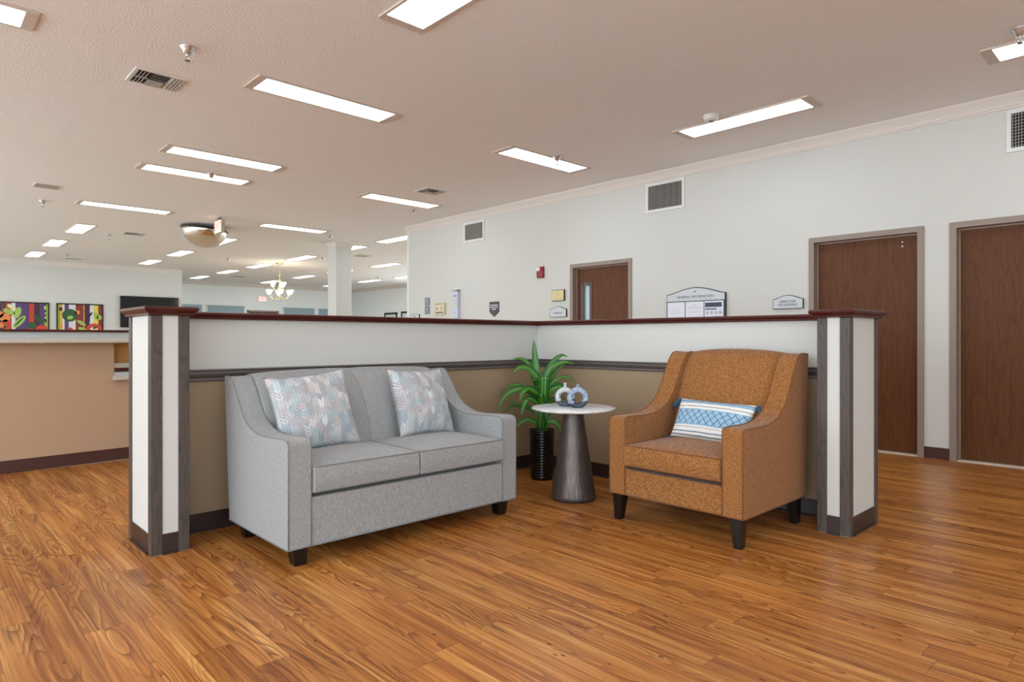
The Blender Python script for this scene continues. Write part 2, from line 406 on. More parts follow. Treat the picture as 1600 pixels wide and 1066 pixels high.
def tag(o, label=None, cat=None, group=None, kind=None):
    if label: o['label'] = label
    if cat: o['category'] = cat
    if group: o['group'] = group
    if kind: o['kind'] = kind
    return o
def thing(name, label, cat, loc=(0,0,0), rz=0.0, group=None):
    o = bpy.data.objects.new(name, None); C.objects.link(o)
    o.empty_display_size = .05; o.location = loc; o.rotation_euler = (0, 0, rz)
    return tag(o, label, cat, group)
def struct(o): o['kind'] = 'structure'; return o
def copy_tree(o, parent=None):
    c = o.copy(); C.objects.link(c); c.parent = parent
    for ch in list(o.children):
        copy_tree(ch, c)
    return c
def text(name, body, size, mat, parent, mw, align='CENTER', extr=.0006, spacing=1.0):
    cu = bpy.data.curves.new(name, 'FONT'); cu.body = body; cu.size = size; cu.align_x = align; cu.align_y = 'CENTER'
    cu.extrude = extr; cu.space_character = spacing
    tmp = bpy.data.objects.new(name, cu); C.objects.link(tmp)
    bpy.context.view_layer.update()
    me = bpy.data.meshes.new_from_object(tmp.evaluated_get(bpy.context.evaluated_depsgraph_get()))
    bpy.data.objects.remove(tmp)
    me.materials.clear(); me.materials.append(mat)
    me.transform(mw)
    o = bpy.data.objects.new(name, me); C.objects.link(o); o.parent = parent
    return o
# local frames: a plate hanging on a wall is built in (u right, v up, n out) and turned with these
def onX(x, y, z):      # wall facing -x: u -> -y, v -> z, n -> -x
    return Matrix(((0,0,-1,x),(-1,0,0,y),(0,1,0,z),(0,0,0,1)))
def onY(x, y, z):      # wall facing -y: u -> x, v -> z, n -> -y
    return Matrix(((1,0,0,x),(0,0,-1,y),(0,1,0,z),(0,0,0,1)))
I4 = Matrix.Identity(4)
def hung(name, label, cat, frame, group=None):
    o = thing(name, label, cat, group=group); o.matrix_world = frame; return o

# ------------------------------------------------------------------ the room
CZ = 3.06
b = MB(); b.box(-5, 13.8, -4.5, 6.40, -.05, 0); b.box(1.9, 13.8, 6.40, 9.76, -.05, 0); struct(b.build('floor', M['floor']))
b = MB(); b.box(-5, 1.9, 6.40, 24.2, -.05, 0); b.box(1.9, 13.8, 9.76, 24.2, -.05, 0); struct(b.build('floor_dining', M['floor2']))
# ceiling: the textured board drops 6 mm on the near side of a joint that runs along the lights
b = MB(); b.box(-5, 13.8, 4.86, 24.2, CZ, CZ+.08); b.box(-5, 13.8, -4.5, 4.86, CZ-.006, CZ+.08); struct(b.build('ceiling', M['ceiling']))

WX = 6.62
doors = [(4.831, 5.851), (1.665, 2.669), (.47, 1.472)]
b = MB()
segs = [(-4.5, .47), (1.472, 1.665), (2.669, 4.831), (5.851, 9.76)]
for y0, y1 in segs: b.box(WX, WX+.14, y0, y1, 0, CZ)
for y0, y1 in doors: b.box(WX, WX+.14, y0, y1, 2.06, CZ)
struct(b.build('wall_right', M['wall']))
b = MB(); b.box(WX+.14, 13.7, 9.62, 9.76, 0, CZ); struct(b.build('wall_corridor', M['wall']))  # unseen wall, put in to contain the light
b = MB(); b.box(13.6, 13.74, 18.6, 24.14, 0, CZ); b.box(13.6, 13.74, 9.76, 18.6, 0, .5); b.box(13.6, 13.74, 9.76, 18.6, 2.75, CZ)  # openings out of view, added so world fill brightens the far room
for k in range(5): b.box(13.6, 13.74, 9.76+k*2.2, 9.86+k*2.2, .5, 2.75)
struct(b.build('wall_far_right', M['wall_far']))
b = MB(); b.box(6.0, 13.6, 24.0, 24.14, 0, CZ); struct(b.build('wall_far', M['wall_far']))
b = MB(); b.box(-5, 6.0, 20.5, 20.64, 0, CZ); b.box(5.86, 6.0, 20.64, 24.0, 0, CZ); struct(b.build('wall_left', M['wall']))
b = MB(); b.box(WX+.14, 13.74, -4.5, -4.36, 0, CZ); b.box(13.6,13.74,-4.36,9.62,0,CZ); struct(b.build('wall_offices', M['wall']))

# unseen wall behind the camera; openings and open left side added for world fill
b = MB(); b.box(-5, 1.9, -4.5, -4.36, 0, .5); b.box(-5, 1.9, -4.5, -4.36, 2.75, CZ); b.box(1.9, 6.62, -4.5, -4.36, 0, CZ)
for k in range(3): b.box(-5+k*2.304, -4.9+k*2.304, -4.5, -4.36, .5, 2.75)
struct(b.build('wall_back', M['wall']))
# crown moulding
def crown_prof(s=1):   # (offset from wall, z)
    return [(0, CZ-.112), (.010, CZ-.112), (.014, CZ-.098), (.022, CZ-.094), (.026, CZ-.078), (.05, CZ-.045), (.072, CZ-.02), (.078, CZ-.008), (.078, CZ), (0, CZ)]
b = MB(); b.loft([[(WX-o, y, z) for o, z in crown_prof()] for y in (-4.5, 9.76)]); struct(b.build('trim_1', M['crown']))
b = MB(); b.loft([[(x, 20.5-o, z) for o, z in crown_prof()] for x in (-5, 6.0)]); struct(b.build('trim_2', M['crown']))
b = MB(); b.loft([[(x, 24.0-o, z) for o, z in crown_prof()] for x in (6.0, 13.6)]); struct(b.build('trim_3', M['crown']))
b = MB(); b.loft([[(13.6-o, y, z) for o, z in crown_prof()] for y in (9.76, 24.0)]); struct(b.build('trim_4', M['crown']))
# corner guard at the end of the right wall
b = MB(); b.box(WX-.004, WX, 9.70, 9.764, 0, CZ-.112); b.box(WX, WX+.05, 9.76, 9.764, 0, CZ-.112); struct(b.build('trim_5', M['white']))
# baseboards right wall
b = MB()
for y0, y1 in segs: b.prism([(WX-.006, 0), (WX-.006, .098), (WX, .1), (WX, 0)], y0, y1, 'y'); b.box(WX-.016, WX, y0, y1, 0, .006)
struct(b.build('baseboard_right', M['base2']))

# doors
def door(idx, y0, y1, win=False, dots=False):
    D = bpy.data.objects.new('door_%d' % idx, None); C.objects.link(D); D.location = (WX, (y0+y1)/2, 0); struct(D)
    hw = (y1-y0)/2; H = 2.062; fw = .052
    f = MB()
    # face of the frame stands 15 mm proud of the wall, jambs run back to a stop
    def arch(a, c_, top, x0, x1):
        f.prism([(-a, 0), (-a, top), (a, top), (a, 0), (c_, 0), (c_, top-(a-c_)), (-c_, top-(a-c_)), (-c_, 0)], x0, x1, 'x')
    arch(hw, hw-fw, H, -.015, .062); arch(hw, hw-fw-.014, H, .062, .10)
    f.build('door_frame', M['frame'], D, bevel=.003)
    z0, z1 = .012, H-fw-.004; a, c = -hw+fw+.003, hw-fw-.003
    s = MB()
    if win:
        wy0, wy1, wz0, wz1 = .03+.185, .03+.31, .95, 1.78
        s.box(.068, .112, a, wy0, z0, z1); s.box(.068, .112, wy1, c, z0, z1)
        s.box(.068, .112, wy0, wy1, z0, wz0); s.box(.068, .112, wy0, wy1, wz1, z1)
        slab = s.build('door_panel', M['door'], D)
        g = MB()
        for q in ((wy0-.03, wy0+.012), (wy1-.012, wy1+.03)): g.box(.058, .068, q[0], q[1], wz0-.03, wz1+.03)
        g.box(.058, .068, wy0, wy1, wz0-.03, wz0+.012); g.box(.058, .068, wy0, wy1, wz1-.012, wz1+.03)
        g.build('window_frame', M['darkgrey'], slab)
        g = MB(); g.box(.088, .094, wy0, wy1, wz0, wz1); g.build('window_pane', M['windowpane'], slab)
    else:
        s.box(.068, .112, a, c, z0, z1); slab = s.build('door_panel', M['door'], D)
    if dots:
        k = MB()
        for yy in (2.667-.475-.335, 2.667-.475-.525):
            for zz in (1.945, 1.905): k.box(.0655, .068, yy-D.location.y-.006, yy-D.location.y+.006, zz-.006, zz+.006)
        k.build('screw_cap', M['white'], slab)
    # lever handle
    hy = (hw-fw-.07) if idx == 2 else -(hw-fw-.07)
    k = MB(); k.lathe([(.03, 0), (.03, .012), (.012, .014), (.012, .05)], 20)
    k.bm.transform(Matrix.Rotation(R(-90), 4, 'Y')); k.bm.transform(Matrix.Translation((.068, hy, .95)))
    k.tube([(.025, hy, .95), (.02, hy-.03*(1 if hy > 0 else -1), .95), (.02, hy-.11*(1 if hy > 0 else -1), .948)], .009, 8)
    k.build('door_handle', M['steel'], slab, smooth=True)
    t_ = MB(); t_.box(.0, .12, a, c, 0, .010); t_.build('threshold', M['fixture'], D)
    return D
door(1, *doors[0], win=True); door(2, *doors[1], dots=True); door(3, *doors[2])

# ------------------------------------------------------------------ half walls of the seating corner
A0, A1 = (1.0, 3.755), (3.88, 3.79)       # front face of the wall behind the sofa
B1 = (3.957, 1.40)                        # front face of the wall behind the armchair runs A1 -> B1
def lerp2(p, q, t): return (p[0]+(q[0]-p[0])*t, p[1]+(q[1]-p[1])*t)
def off(p, q, d):      # unit normal pointing to the seating side (right of p->q)
    dx, dy = q[0]-p[0], q[1]-p[1]; L = math.hypot(dx, dy); return (dy/L*d, -dx/L*d)
def wallpoly(p, q, d0, d1, ext0=0, ext1=0):
    dx, dy = q[0]-p[0], q[1]-p[1]; L = math.hypot(dx, dy); ux, uy = dx/L, dy/L
    n0 = off(p, q, d0); n1 = off(p, q, d1)
    P = (p[0]-ux*ext0, p[1]-uy*ext0); Q = (q[0]+ux*ext1, q[1]+uy*ext1)
    return [(P[0]+n0[0], P[1]+n0[1]), (Q[0]+n0[0], Q[1]+n0[1]), (Q[0]+n1[0], Q[1]+n1[1]), (P[0]+n1[0], P[1]+n1[1])]
def sweep(b, p, q, prof, m0=0.0, m1=0.0):
    """prof: (offset towards the seats, z). m0/m1: mitre factor at the ends (along = m*offset)"""
    dx, dy = q[0]-p[0], q[1]-p[1]; L = math.hypot(dx, dy); ux, uy = dx/L, dy/L; nx, ny = uy, -ux
    b.loft([[(P[0]+nx*o+ux*m*o, P[1]+ny*o+uy*m*o, z) for o, z in prof] for P, m in ((p, m0), (q, m1))])
cap_prof = [(.030, 1.166), (.034, 1.172), (.030, 1.178), (.040, 1.184), (.044, 1.194), (.040, 1.202), (.032, 1.204), (-.15, 1.204), (-.158, 1.198), (-.16, 1.184), (-.150, 1.178), (-.150, 1.166)]
rail_prof = [(0, .823), (.010, .823), (.014, .829), (.010, .836), (.010, .842), (.022, .852), (.026, .866), (.022, .876), (.030, .880), (.030, .886), (.026, .889), (0, .889)]
base_prof = [(0, 0), (.020, 0), (.018, .006), (.008, .012), (.006, .098), (0, .1)]
TH = .118
def halfwall(name, p, q, e0, e1, m0, m1, axismat):
    b = MB()
    b.mi = 0; b.loft([[(x, y, .855) for x, y in wallpoly(p, q, 0, -TH, e0, e1)], [(x, y, 1.168) for x, y in wallpoly(p, q, 0, -TH, e0, e1)]])
    b.mi = 1; b.loft([[(x, y, 0) for x, y in wallpoly(p, q, 0, -TH, e0, e1)], [(x, y, .855) for x, y in wallpoly(p, q, 0, -TH, e0, e1)]])
    wl = struct(b.build(name, [M['wall_white'], M['tan']], merge=False))
    b = MB(); sweep(b, p, q, cap_prof, m0, m1); b.build('wall_cap', M['mahog'], wl, bevel=.002)
    b = MB(); sweep(b, p, q, rail_prof, m0, m1); b.build('chair_rail', axismat, wl, bevel=.001)
    b = MB(); sweep(b, p, q, base_prof, m0, m1); b.build('baseboard', M['base'], wl)
    return wl
halfwall('wall_behind_sofa', A0, A1, 0, TH, 0, -1, M['greyrail'])
halfwall('wall_behind_armchair', A1, B1, 0, 0, 1, 0, M['greyrail'])

def post(name, x0, x1, y0, y1, label):
    P = thing(name, label, 'post', ((x0+x1)/2, (y0+y1)/2, 0))
    hx, hy = (x1-x0)/2, (y1-y0)/2; H = 1.172; w_ = .052
    i = .006
    b = MB(); b.box(-hx+i, hx-i, -hy+i, hy-i, 0, H); b.build('core_panel', M['wall_white'], P)
    for sx in (-1, 1):
        for sy in (-1, 1):
            b = MB(); b.box(sx*hx, sx*(hx-w_), sy*hy, sy*(hy-w_), 0.002, H); b.build('corner_board', M['greyoak'], P, bevel=.003)
    b = MB()
    for s in (-1, 1):
        b.box(-hx+w_, hx-w_, s*(hy-.006), s*(hy-.001), 0, .1); b.box(-hx+w_, hx-w_, s*(hy-.006), s*(hy+.008), 0, .010)
        b.box(s*(hx-.006), s*(hx-.001), -hy+w_, hy-w_, 0, .1); b.box(s*(hx-.006), s*(hx+.008), -hy+w_, hy-w_, 0, .010)
    b.build('base_strip', M['base'], P)
    b = MB(); rings = []
    for o, z in ((.008, 1.172), (.016, 1.176), (.014, 1.182), (.024, 1.190), (.033, 1.196), (.036, 1.204), (.033, 1.212), (.026, 1.216)):
        rings.append([(-hx-o, -hy-o, z), (hx+o, -hy-o, z), (hx+o, hy+o, z), (-hx-o, hy+o, z)])
    b.loft(rings); b.build('post_cap', M['mahog'], P, bevel=.0015)
    return P
post('partition_post', .876, 1.052, 3.472, 3.892, 'square white end post with grey corner boards, left of the grey loveseat')
post('partition_post', 3.656, 4.098, 1.262, 1.432, 'square white end post with grey corner boards, right of the orange armchair')

# ------------------------------------------------------------------ counter at the left
ct = thing('serving_counter', 'tan half-height counter with speckled granite ledge and mahogany cap, left background', 'counter', (0, 6.35, 0), math.atan(.094))
b = MB()
b.mi = 0; b.box(-5, 1.352, 0, .13, 0, 1.02); b.box(1.352, 2.4, 0, .13, 0, .70)
b.mi = 1; b.box(-5, 2.4, .005, .13, 1.02, 1.112); b.box(1.352, 2.4, .005, .13, .70, .765)
b.build('wall_panel', [M['tan2'], M['wall_white']], ct, merge=False)
b = MB(); b.box(-5, 2.4, -.15, .0, 1.020, 1.054); b.build('granite_ledge', M['granite'], ct, bevel=.008)
b = MB(); b.box(1.336, 2.4, -.06, .0, .694, .735); b.build('lower_ledge', M['granite'], ct, bevel=.006)
b = MB(); b.box(1.352, 2.4, .01, .22, .800, .842); b.build('lower_counter_top', M['granite'], ct, bevel=.005)
b = MB(); b.box(1.352, 2.4, -.02, .15, .772, .800); b.build('lower_cap', M['mahog'], ct, bevel=.003)
b = MB(); b.box(1.352, 2.4, .13, .17, .842, 1.02); b.build('wood_back_panel', M['cabinet_wood'], ct)
b = MB(); b.box(-5, 2.4, -.035, .165, 1.112, 1.132); b.build('cap_rail', M['mahog'], ct, bevel=.006)
b = MB(); b.prism([(-.016, 0), (-.016, .006), (-.006, .012), (-.006, .098), (0, .1), (0, 0)], -5, 2.4, 'x'); b.build('baseboard', M['base2'], ct)

# ------------------------------------------------------------------ sloped-arm upholstery
SOFA_PROF = [(0,.09),(0,.566),(.006,.580),(.020,.588),(.044,.592),(.13,.589),(.26,.583),(.353,.585),(.425,.601),(.490,.628),(.535,.660),(.575,.702),(.610,.750),(.650,.800),(.680,.832),(.705,.850),(.735,.856),(.790,.853),(.760,.50),(.720,.09)]
CHAIR_PROF = [(0,.155),(0,.585),(.006,.597),(.020,.603),(.093,.604),(.2,.602),(.27,.605),(.33,.614),(.39,.634),(.432,.657),(.47,.688),(.5,.722),(.532,.768),(.560,.820),(.590,.873),(.618,.915),(.645,.948),(.670,.966),(.700,.973),(.785,.968),(.765,.55),(.745,.155)]
def seatgear(root, W, AW, prof, zb, seats, seat_z0, seat_z1, seat_d, backprof, crown, fab, pipe, legfn, railz):
    """local frame: u across (0..W), d to the back, z up; returns nothing, adds parts to root"""
    n = len(prof)
    top = prof[1:n-2]
    for s in (0, 1):
        u0, u1 = (0, AW) if s == 0 else (W-AW, W)
        b = MB(); b.loft([[(u, d, z) for d, z in prof] for u in (u0, u0+(u1-u0)*.5, u1)])
        arm = b.build('arm', fab, root, bevel=.007, seg=3, angle=50)
        b = MB()
        for u in (u0+.004, u1-.004):
            b.tube([(u, prof[0][0]-.001, prof[0][1]+.002)]+[(u, d, z+.001) for d, z in top], .0032, 6)
        b.tube([(u0+.002, -.001, zb+.003), (u1-.002, -.001, zb+.003)], .0035, 6)
        uo = u0 if s == 0 else u1
        b.tube([(uo, 0, zb+.003), (uo, prof[-1][0], zb+.003)], .0035, 6)
        b.build('piping', pipe, arm)
    # front rail under the seat cushions
    b = MB(); b.box(AW-.005, W-AW+.005, .004, prof[-1][0]-.02, zb+.002, railz); rail = b.build('seat_rail', fab, root, bevel=.006, seg=2)
    b = MB(); b.tube([(AW, 0, zb+.004), (W-AW, 0, zb+.004)], .0035, 6); b.build('piping', pipe, rail)
    # backrest sections
    k = len(seats); wid = (W-2*AW)/k
    for i in range(k):
        u0 = AW+wid*i; u1 = u0+wid
        b = MB(); rings = []
        N = 16
        cd_ = sum(d for d, z in backprof)/len(backprof); cz = sum(z for d, z in backprof)/len(backprof)
        for j in range(N+1):
            tt = j/N; e = abs(2*tt-1)**(7 if k > 1 else 5); e2 = (2*tt-1)**2
            fall = 1-e*.012
            g = (2*((i+tt)/k)-1)**2     # whole-back crown
            rr = []
            for m, (d, z) in enumerate(backprof):
                zz = z - (g*crown if z > .8*backprof[-1][1]+.1 and z > .7 else 0) - (e*.006 if z > .7 else 0)
                dd = d + (e*.012 if m < len(backprof)//2 else 0)
                rr.append((u0+(u1-u0)*tt, dd, zz))
            rings.append(rr)
        b.loft(rings); b.build('backrest', fab, root, bevel=.004, seg=2, angle=60, smooth=True)
    # seat cushions
    for i in range(k):
        u0 = AW+wid*i+.003; u1 = AW+wid*(i+1)-.003; d0, d1 = seat_d; z0, z1 = seat_z0, seat_z1
        uc, dc = (u0+u1)/2, (d0+d1)/2; hu, hd = (u1-u0)/2, (d1-d0)/2
        b = MB()
        def q(a): return 2*a-1
        def outline(a, bb, z):      # bulge the sides a little at mid height
            hz = (z-z0)/(z1-z0); bul = .009*math.sin(math.pi*max(0, min(1, hz)))
            return (uc+a*(hu), dc+bb*(hd+bul if bb < 0 else hd), z)
        def topf(a, c_):
            a, c_ = q(a), q(c_)
            cr = (max(0, (1-abs(a)**2.6)*(1-abs(c_)**3)))**.8
            return (uc+a*hu, dc+c_*hd, z1+.026*cr)
        def botf(a, c_):
            a, c_ = q(a), q(c_); return (uc+a*hu, dc+c_*hd, z0)
        b.grid(topf, 14, 14); b.grid(botf, 14, 14)
        for s in (-1, 1):
            b.grid(lambda a, h: outline(q(a), s, z0+(z1-z0)*h), 14, 6)
            b.grid(lambda a, h: outline(s, q(a), z0+(z1-z0)*h), 14, 6)
        cu = b.build('seat_cushion', fab, root, bevel=.006, seg=3, angle=50)
        b = MB()
        def rect(z, r=.010, o=.001):
            pts = []
            for cx_, cy_, a0 in ((u1-r, d1-r, 0), (u0+r, d1-r, 90), (u0+r, d0+r, 180), (u1-r, d0+r, 270)):
                for t_ in range(0, 91, 30):
                    an = R(a0+t_); pts.append((cx_+(r+o)*math.cos(an), cy_+(r+o)*math.sin(an), z))
            return pts
        b.tube(rect(z1-.001), .0036, 6, True); b.tube(rect(z0+.003), .0036, 6, True)
        b.build('piping', pipe, cu)
    legfn(root)

def tapered_leg(root, u, d, h, wt, wb, shift=(0, 0)):
    b = MB(); rings = []
    for z, w_, sx, sy in ((h, wt, 0, 0), (.012, wb, shift[0], shift[1]), (0, wb-.004, shift[0], shift[1])):
        rings.append([(sx-w_/2, sy-w_/2, z), (sx+w_/2, sy-w_/2, z), (sx+w_/2, sy+w_/2, z), (sx-w_/2, sy+w_/2, z)])
    b.loft(rings); b.build('leg', M['black'], root, bevel=.003, loc=(u, d, 0))
# sofa: u = +x, d = +y
sofa = thing('loveseat', 'light grey fabric two-seat loveseat with black feet against the low partition', 'sofa', (1.272, 2.83, 0))
def sofa_legs(r):
    for u, d in ((.075, .065), (1.36, .065), (.075, .66), (1.36, .66)):
        tapered_leg(r, u, d, .096, .075, .060, (.006 if u < .7 else -.006, 0))
BP_S = [(.44,.34),(.465,.48),(.490,.58),(.520,.67),(.562,.745),(.612,.805),(.662,.848),(.705,.872),(.745,.883),(.78,.880),(.800,.866),(.796,.80),(.765,.50),(.725,.12),(.50,.12)]
seatgear(sofa, 1.435, .118, SOFA_PROF, .09, (0, 1), .340, .462, (-.014, .50), BP_S, .014, M['greyfab'], M['greypipe'], sofa_legs, .318)
# armchair: u = +y mirrored so that u=0 is the near arm; faces -x
chair = thing('armchair', 'caramel orange fabric armchair with sloped arms and tapered black legs', 'armchair', (3.03, 2.375, 0), R(-90))
# rz=-90: local x (u) -> -y, local y (d) -> +x
def chair_legs(r):
    for u, d in ((.05, .045), (.785, .045), (.05, .69), (.785, .69)):
        tapered_leg(r, u, d, .160, .068, .044, (-.006 if u < .4 else .006, -.004 if d < .3 else .012))
BP_C = [(.47,.33),(.485,.47),(.505,.58),(.530,.68),(.558,.77),(.590,.85),(.625,.915),(.660,.958),(.700,.986),(.740,.996),(.775,.990),(.790,.974),(.785,.90),(.765,.55),(.742,.17),(.50,.17)]
seatgear(chair, .835, .118, CHAIR_PROF, .155, (0,), .330, .447, (-.014, .52), BP_C, .016, M['tanfab'], M['tanpipe'], chair_legs, .306)

# ------------------------------------------------------------------ cushions
def pillow(name, label, w_, h_, th, mat, loc, yaw, lean, roll, pinch=.10, tassels=False, cord=True):
    P = thing(name, label, 'cushion', loc)
    # local: x across, y up, z out of the face
    P.matrix_world = Matrix.Translation(loc) @ Matrix.Rotation(yaw, 4, 'Z') @ Matrix.Rotation(R(90)-lean, 4, 'X') @ Matrix.Rotation(roll, 4, 'Z')
    def shp(u, v, s):
        a, c_ = 2*u-1, 2*v-1
        x = a*w_/2*(1-pinch*(1-c_*c_)**1.0*(abs(a)**1.5)); y = c_*h_/2*(1-pinch*(1-a*a)*(abs(c_)**1.5))
        t_ = max(0, (1-a*a)*(1-c_*c_))**.42
        wr = .004*math.sin(9*a+3*c_)*math.sin(7*c_+1) * (abs(a*c_))**.3 + .003*math.sin(23*a*c_+a*5)
        return (x, y, s*(th/2*t_) + wr*t_)
    b = MB(); b.grid(lambda u, v: shp(u, v, 1), 36, 36); b.grid(lambda u, v: shp(u, v, -1), 36, 36)
    b.build('cushion_cover', mat, P, smooth=True)
    if cord:
        pts = []
        n = 28
        for k in range(n): pts.append(shp(k/n, 0, 0))
        for k in range(n): pts.append(shp(1, k/n, 0))
        for k in range(n): pts.append(shp(1-k/n, 1, 0))
        for k in range(n): pts.append(shp(0, 1-k/n, 0))
        b = MB(); b.tube(pts, .0035, 6, True); b.build('edge_cord', M['cord'], P)
    if tassels:
        for sx in (-1, 1):
            for sy in (-1, 1):
                b = MB(); c0 = Vector((sx*w_/2, sy*h_/2, 0))
                drop = Vector((sx*.55, -.85, -.1)).normalized()
                b.tube([c0, c0+drop*.008, c0+drop*.018, c0+drop*.024, c0+drop*.05, c0+drop*.066], [.004, .011, .012, .008, .015, .013], 8)
                for k in range(14):
                    an = rnd.random()*6.28; o_ = Vector((math.sin(an)*.3, math.cos(an), math.sin(an)))*.012
                    b.tube([c0+drop*.022, c0+drop*.05+o_*.9, c0+drop*(.066+rnd.random()*.012)+o_*1.2], .0022, 4)
                b.build('tassel', M['tassel'], P)
    return P
pillow('throw_pillow', 'square arrow-print pillow on the left seat of the loveseat', .46, .44, .15, M['arrow'], (1.612, 3.258, .668), R(-4), R(21), R(5))
pillow('throw_pillow', 'square arrow-print pillow on the right seat of the loveseat', .43, .43, .15, M['arrow'], (2.328, 3.278, .670), R(5), R(21), R(-2))
pillow('lumbar_pillow', 'oblong blue and white lattice pillow with tassels on the orange armchair', .50, .25, .12, M['lumbar'], (3.435, 1.94, .575), R(-92), R(27), R(-1), .05, True, False)

# ------------------------------------------------------------------ side table, vases, plant
tb = thing('side_table', 'round white marble-topped table on a dark conical pedestal, between loveseat and armchair', 'table', (3.228, 2.828, 0))
b = MB(); b.lathe([(.136, 0), (.136, .012), (.145, .014), (.148, .022), (.146, .04), (.066, .560), (.062, .583)], 64); b.build('pedestal', M['pedestal'], tb)
b = MB(); b.mi = 0; b.lathe([(.0, .583), (.16, .583), (.262, .588), (.276, .594), (.278, .600), (.276, .603)], 72)
b.mi = 1; b.lathe([(.276, .603), (.272, .605), (0, .605)], 72); b.build('table_top', [M['marble_edge'], M['marble']], tb)
def vase(label, loc, yaw, Rm, rt, depth, neck, mat):
    V = thing('ring_vase', label, 'vase', loc, yaw, 'ring-shaped vases')
    b = MB(); N, K = 48, 20; zc = Rm+rt-.006
    def f(u, v):
        a = 2*math.pi*u; t_ = 2*math.pi*v
        ca, sa = math.cos(t_), math.sin(t_)
        rr = Rm + rt*math.copysign(abs(ca)**.75, ca); yy = depth*math.copysign(abs(sa)**.75, sa)*.5
        return (rr*math.sin(a), yy, max(0.0, zc+rr*math.cos(a)))
    b.grid(f, N, K)
    b.build('vase_body', mat, V, smooth=True)
    b = MB(); top = zc+Rm+rt
    b.lathe([(.013, top-.012), (.0105, top), (.010, top+neck*.7), (.0125, top+neck), (.0095, top+neck), (.008, top+neck*.4)], 20)
    b.build('vase_neck', mat, V, smooth=True)
    return V
vase('white-glazed ring vase with a taller neck, behind the blue one', (3.232, 2.905, .605), R(-58), .0495, .0180, .046, .028, M['vase_white'])
vase('pale blue ring vase with dark base, in front of the white one', (3.2275, 2.79, .605), R(-43), .0525, .0185, .050, .018, M['vase_blue'])

PX, PY = 3.515, 3.395
pl = thing('potted_plant', 'green striped-leaf dracaena in a ribbed black pot, in the partition corner', 'plant', (PX, PY, 0))
prof = [(.080, 0), (.083, .006)]
for i in range(17):
    z = .012+i*.0205; r = .083+.010*(z/.37)
    prof += [(r, z), (r+.0035, z+.006), (r+.0035, z+.012), (r, z+.018)]
prof += [(.095, .366), (.097, .374), (.088, .374), (.085, .35)]
b = MB(); b.lathe(prof, 48); b.build('pot', M['potblack'], pl)
b = MB(); b.lathe([(.0, .34), (.086, .345), (.084, .352), (0.0, .362)], 32); b.build('soil', M['soil'], pl)
RT = Vector((math.cos(YAW), -math.sin(YAW), 0)); FW = Vector((math.sin(YAW), math.cos(YAW), 0))
b = MB()
b.tube([(0, 0, .35), (.002, .004, .5), (.006, .0, .66), (.01, 0, .80)], [.012, .011, .011, .009], 8)
b.tube([(-.015, -.01, .35), (-.02, -.02, .45), (-.015, -.02, .50)], [.009, .009, .008], 8); b.build('stem', M['stem'], pl)
def leaf(pts, width, dep=(0, 0, 0), flat=False):
    """pts: (u, z) control points across the plant; dep: depth offsets at base, middle, tip"""
    n = len(pts); P = []
    for i, (u, z) in enumerate(pts):
        t_ = i/(n-1); d = dep[0]*(1-t_)**2+2*dep[1]*t_*(1-t_)+dep[2]*t_*t_
        P.append(RT*u+FW*d+Vector((0, 0, z)))
    # Catmull-Rom
    Q = []
    E = [P[0]*2-P[1]]+P+[P[-1]*2-P[-2]]
    for i in range(1, len(E)-2):
        for k in range(7):
            t_ = k/7; p0, p1, p2, p3 = E[i-1:i+3]
            Q.append(.5*((2*p1)+(p2-p0)*t_+(2*p0-5*p1+4*p2-p3)*t_**2+(3*p1-p0-3*p2+p3)*t_**3))
    Q.append(P[-1]); m = len(Q)-1
    camd = -FW
    b = MB()
    def fn(s, v):
        i = int(round(v*m)); T = (Q[min(i+1, m)]-Q[max(i-1, 0)]).normalized()
        side = T.cross(camd*.75+Vector((0, 0, .65))); side = side.normalized() if side.length > .05 else RT
        nrm = side.cross(T).normalized()
        tt = i/m
        wd = width*(min(1, .45+tt*2.2) if not flat else 1.0)*(max(0.02, 1-tt**3.2) if not flat else 1.0)
        a = 2*s-1
        return tuple(Q[i]+side*a*wd*.5+nrm*(a*a)*wd*.16)
    b.grid(fn, 6, m, True, True)
    o = b.build('leaf', M['leaf'], pl, smooth=True, merge=False)
    sm = o.modifiers.new('th', 'SOLIDIFY'); sm.thickness = .0012
KP = .00483
def L(pix, wpx, dep=(0, 0, 0), flat=False):
    wpx = wpx*1.3 if not flat else wpx
    leaf([((x-846)*KP, 1.06-(y-528.8)*KP) for x, y in pix], wpx*KP, dep, flat)
L([(839, 600), (838, 587), (835, 556), (833.5, 529)], 10)
L([(840, 600), (832, 578), (818, 563), (801, 561)], 7, (0, .03, .08))
L([(843, 606), (838, 592), (825, 577), (812, 574), (801, 582)], 11, (0, -.03, -.08))
L([(848, 604), (851, 587), (863, 567), (877, 556), (888, 558)], 7, (0, .03, .06))
L([(850, 606), (853, 588), (863, 573), (880, 566), (897, 569)], 9, (0, -.04, -.06))
L([(853, 610), (859, 594), (870, 580), (883, 569)], 7, (0, .04, .05))
L([(854, 615), (860, 602), (872, 592), (889, 589.5), (903, 602)], 5, (0, -.02, -.04))
L([(848.5, 632), (848.5, 612), (849, 588.5)], 15, (-.01, -.03, -.04), True)
L([(844, 626), (838, 615), (825, 607), (816, 612), (810, 626)], 10, (0, -.06, -.12))
L([(843, 628), (833, 616), (814, 608), (792, 616), (776, 641)], 10, (0, -.03, -.06))
L([(843, 622), (826, 611), (806, 602.5), (792, 607), (779, 623)], 5, (0, .05, .08))
L([(844, 640), (838, 630), (825, 622), (818, 630), (814, 646)], 9, (0, -.08, -.14))
L([(844, 660), (836, 645), (820, 636), (804, 631), (790, 624)], 6, (0, .04, .06))
L([(843, 655), (828, 639), (806, 636), (793, 640), (784, 648)], 4.5, (0, .06, .09))
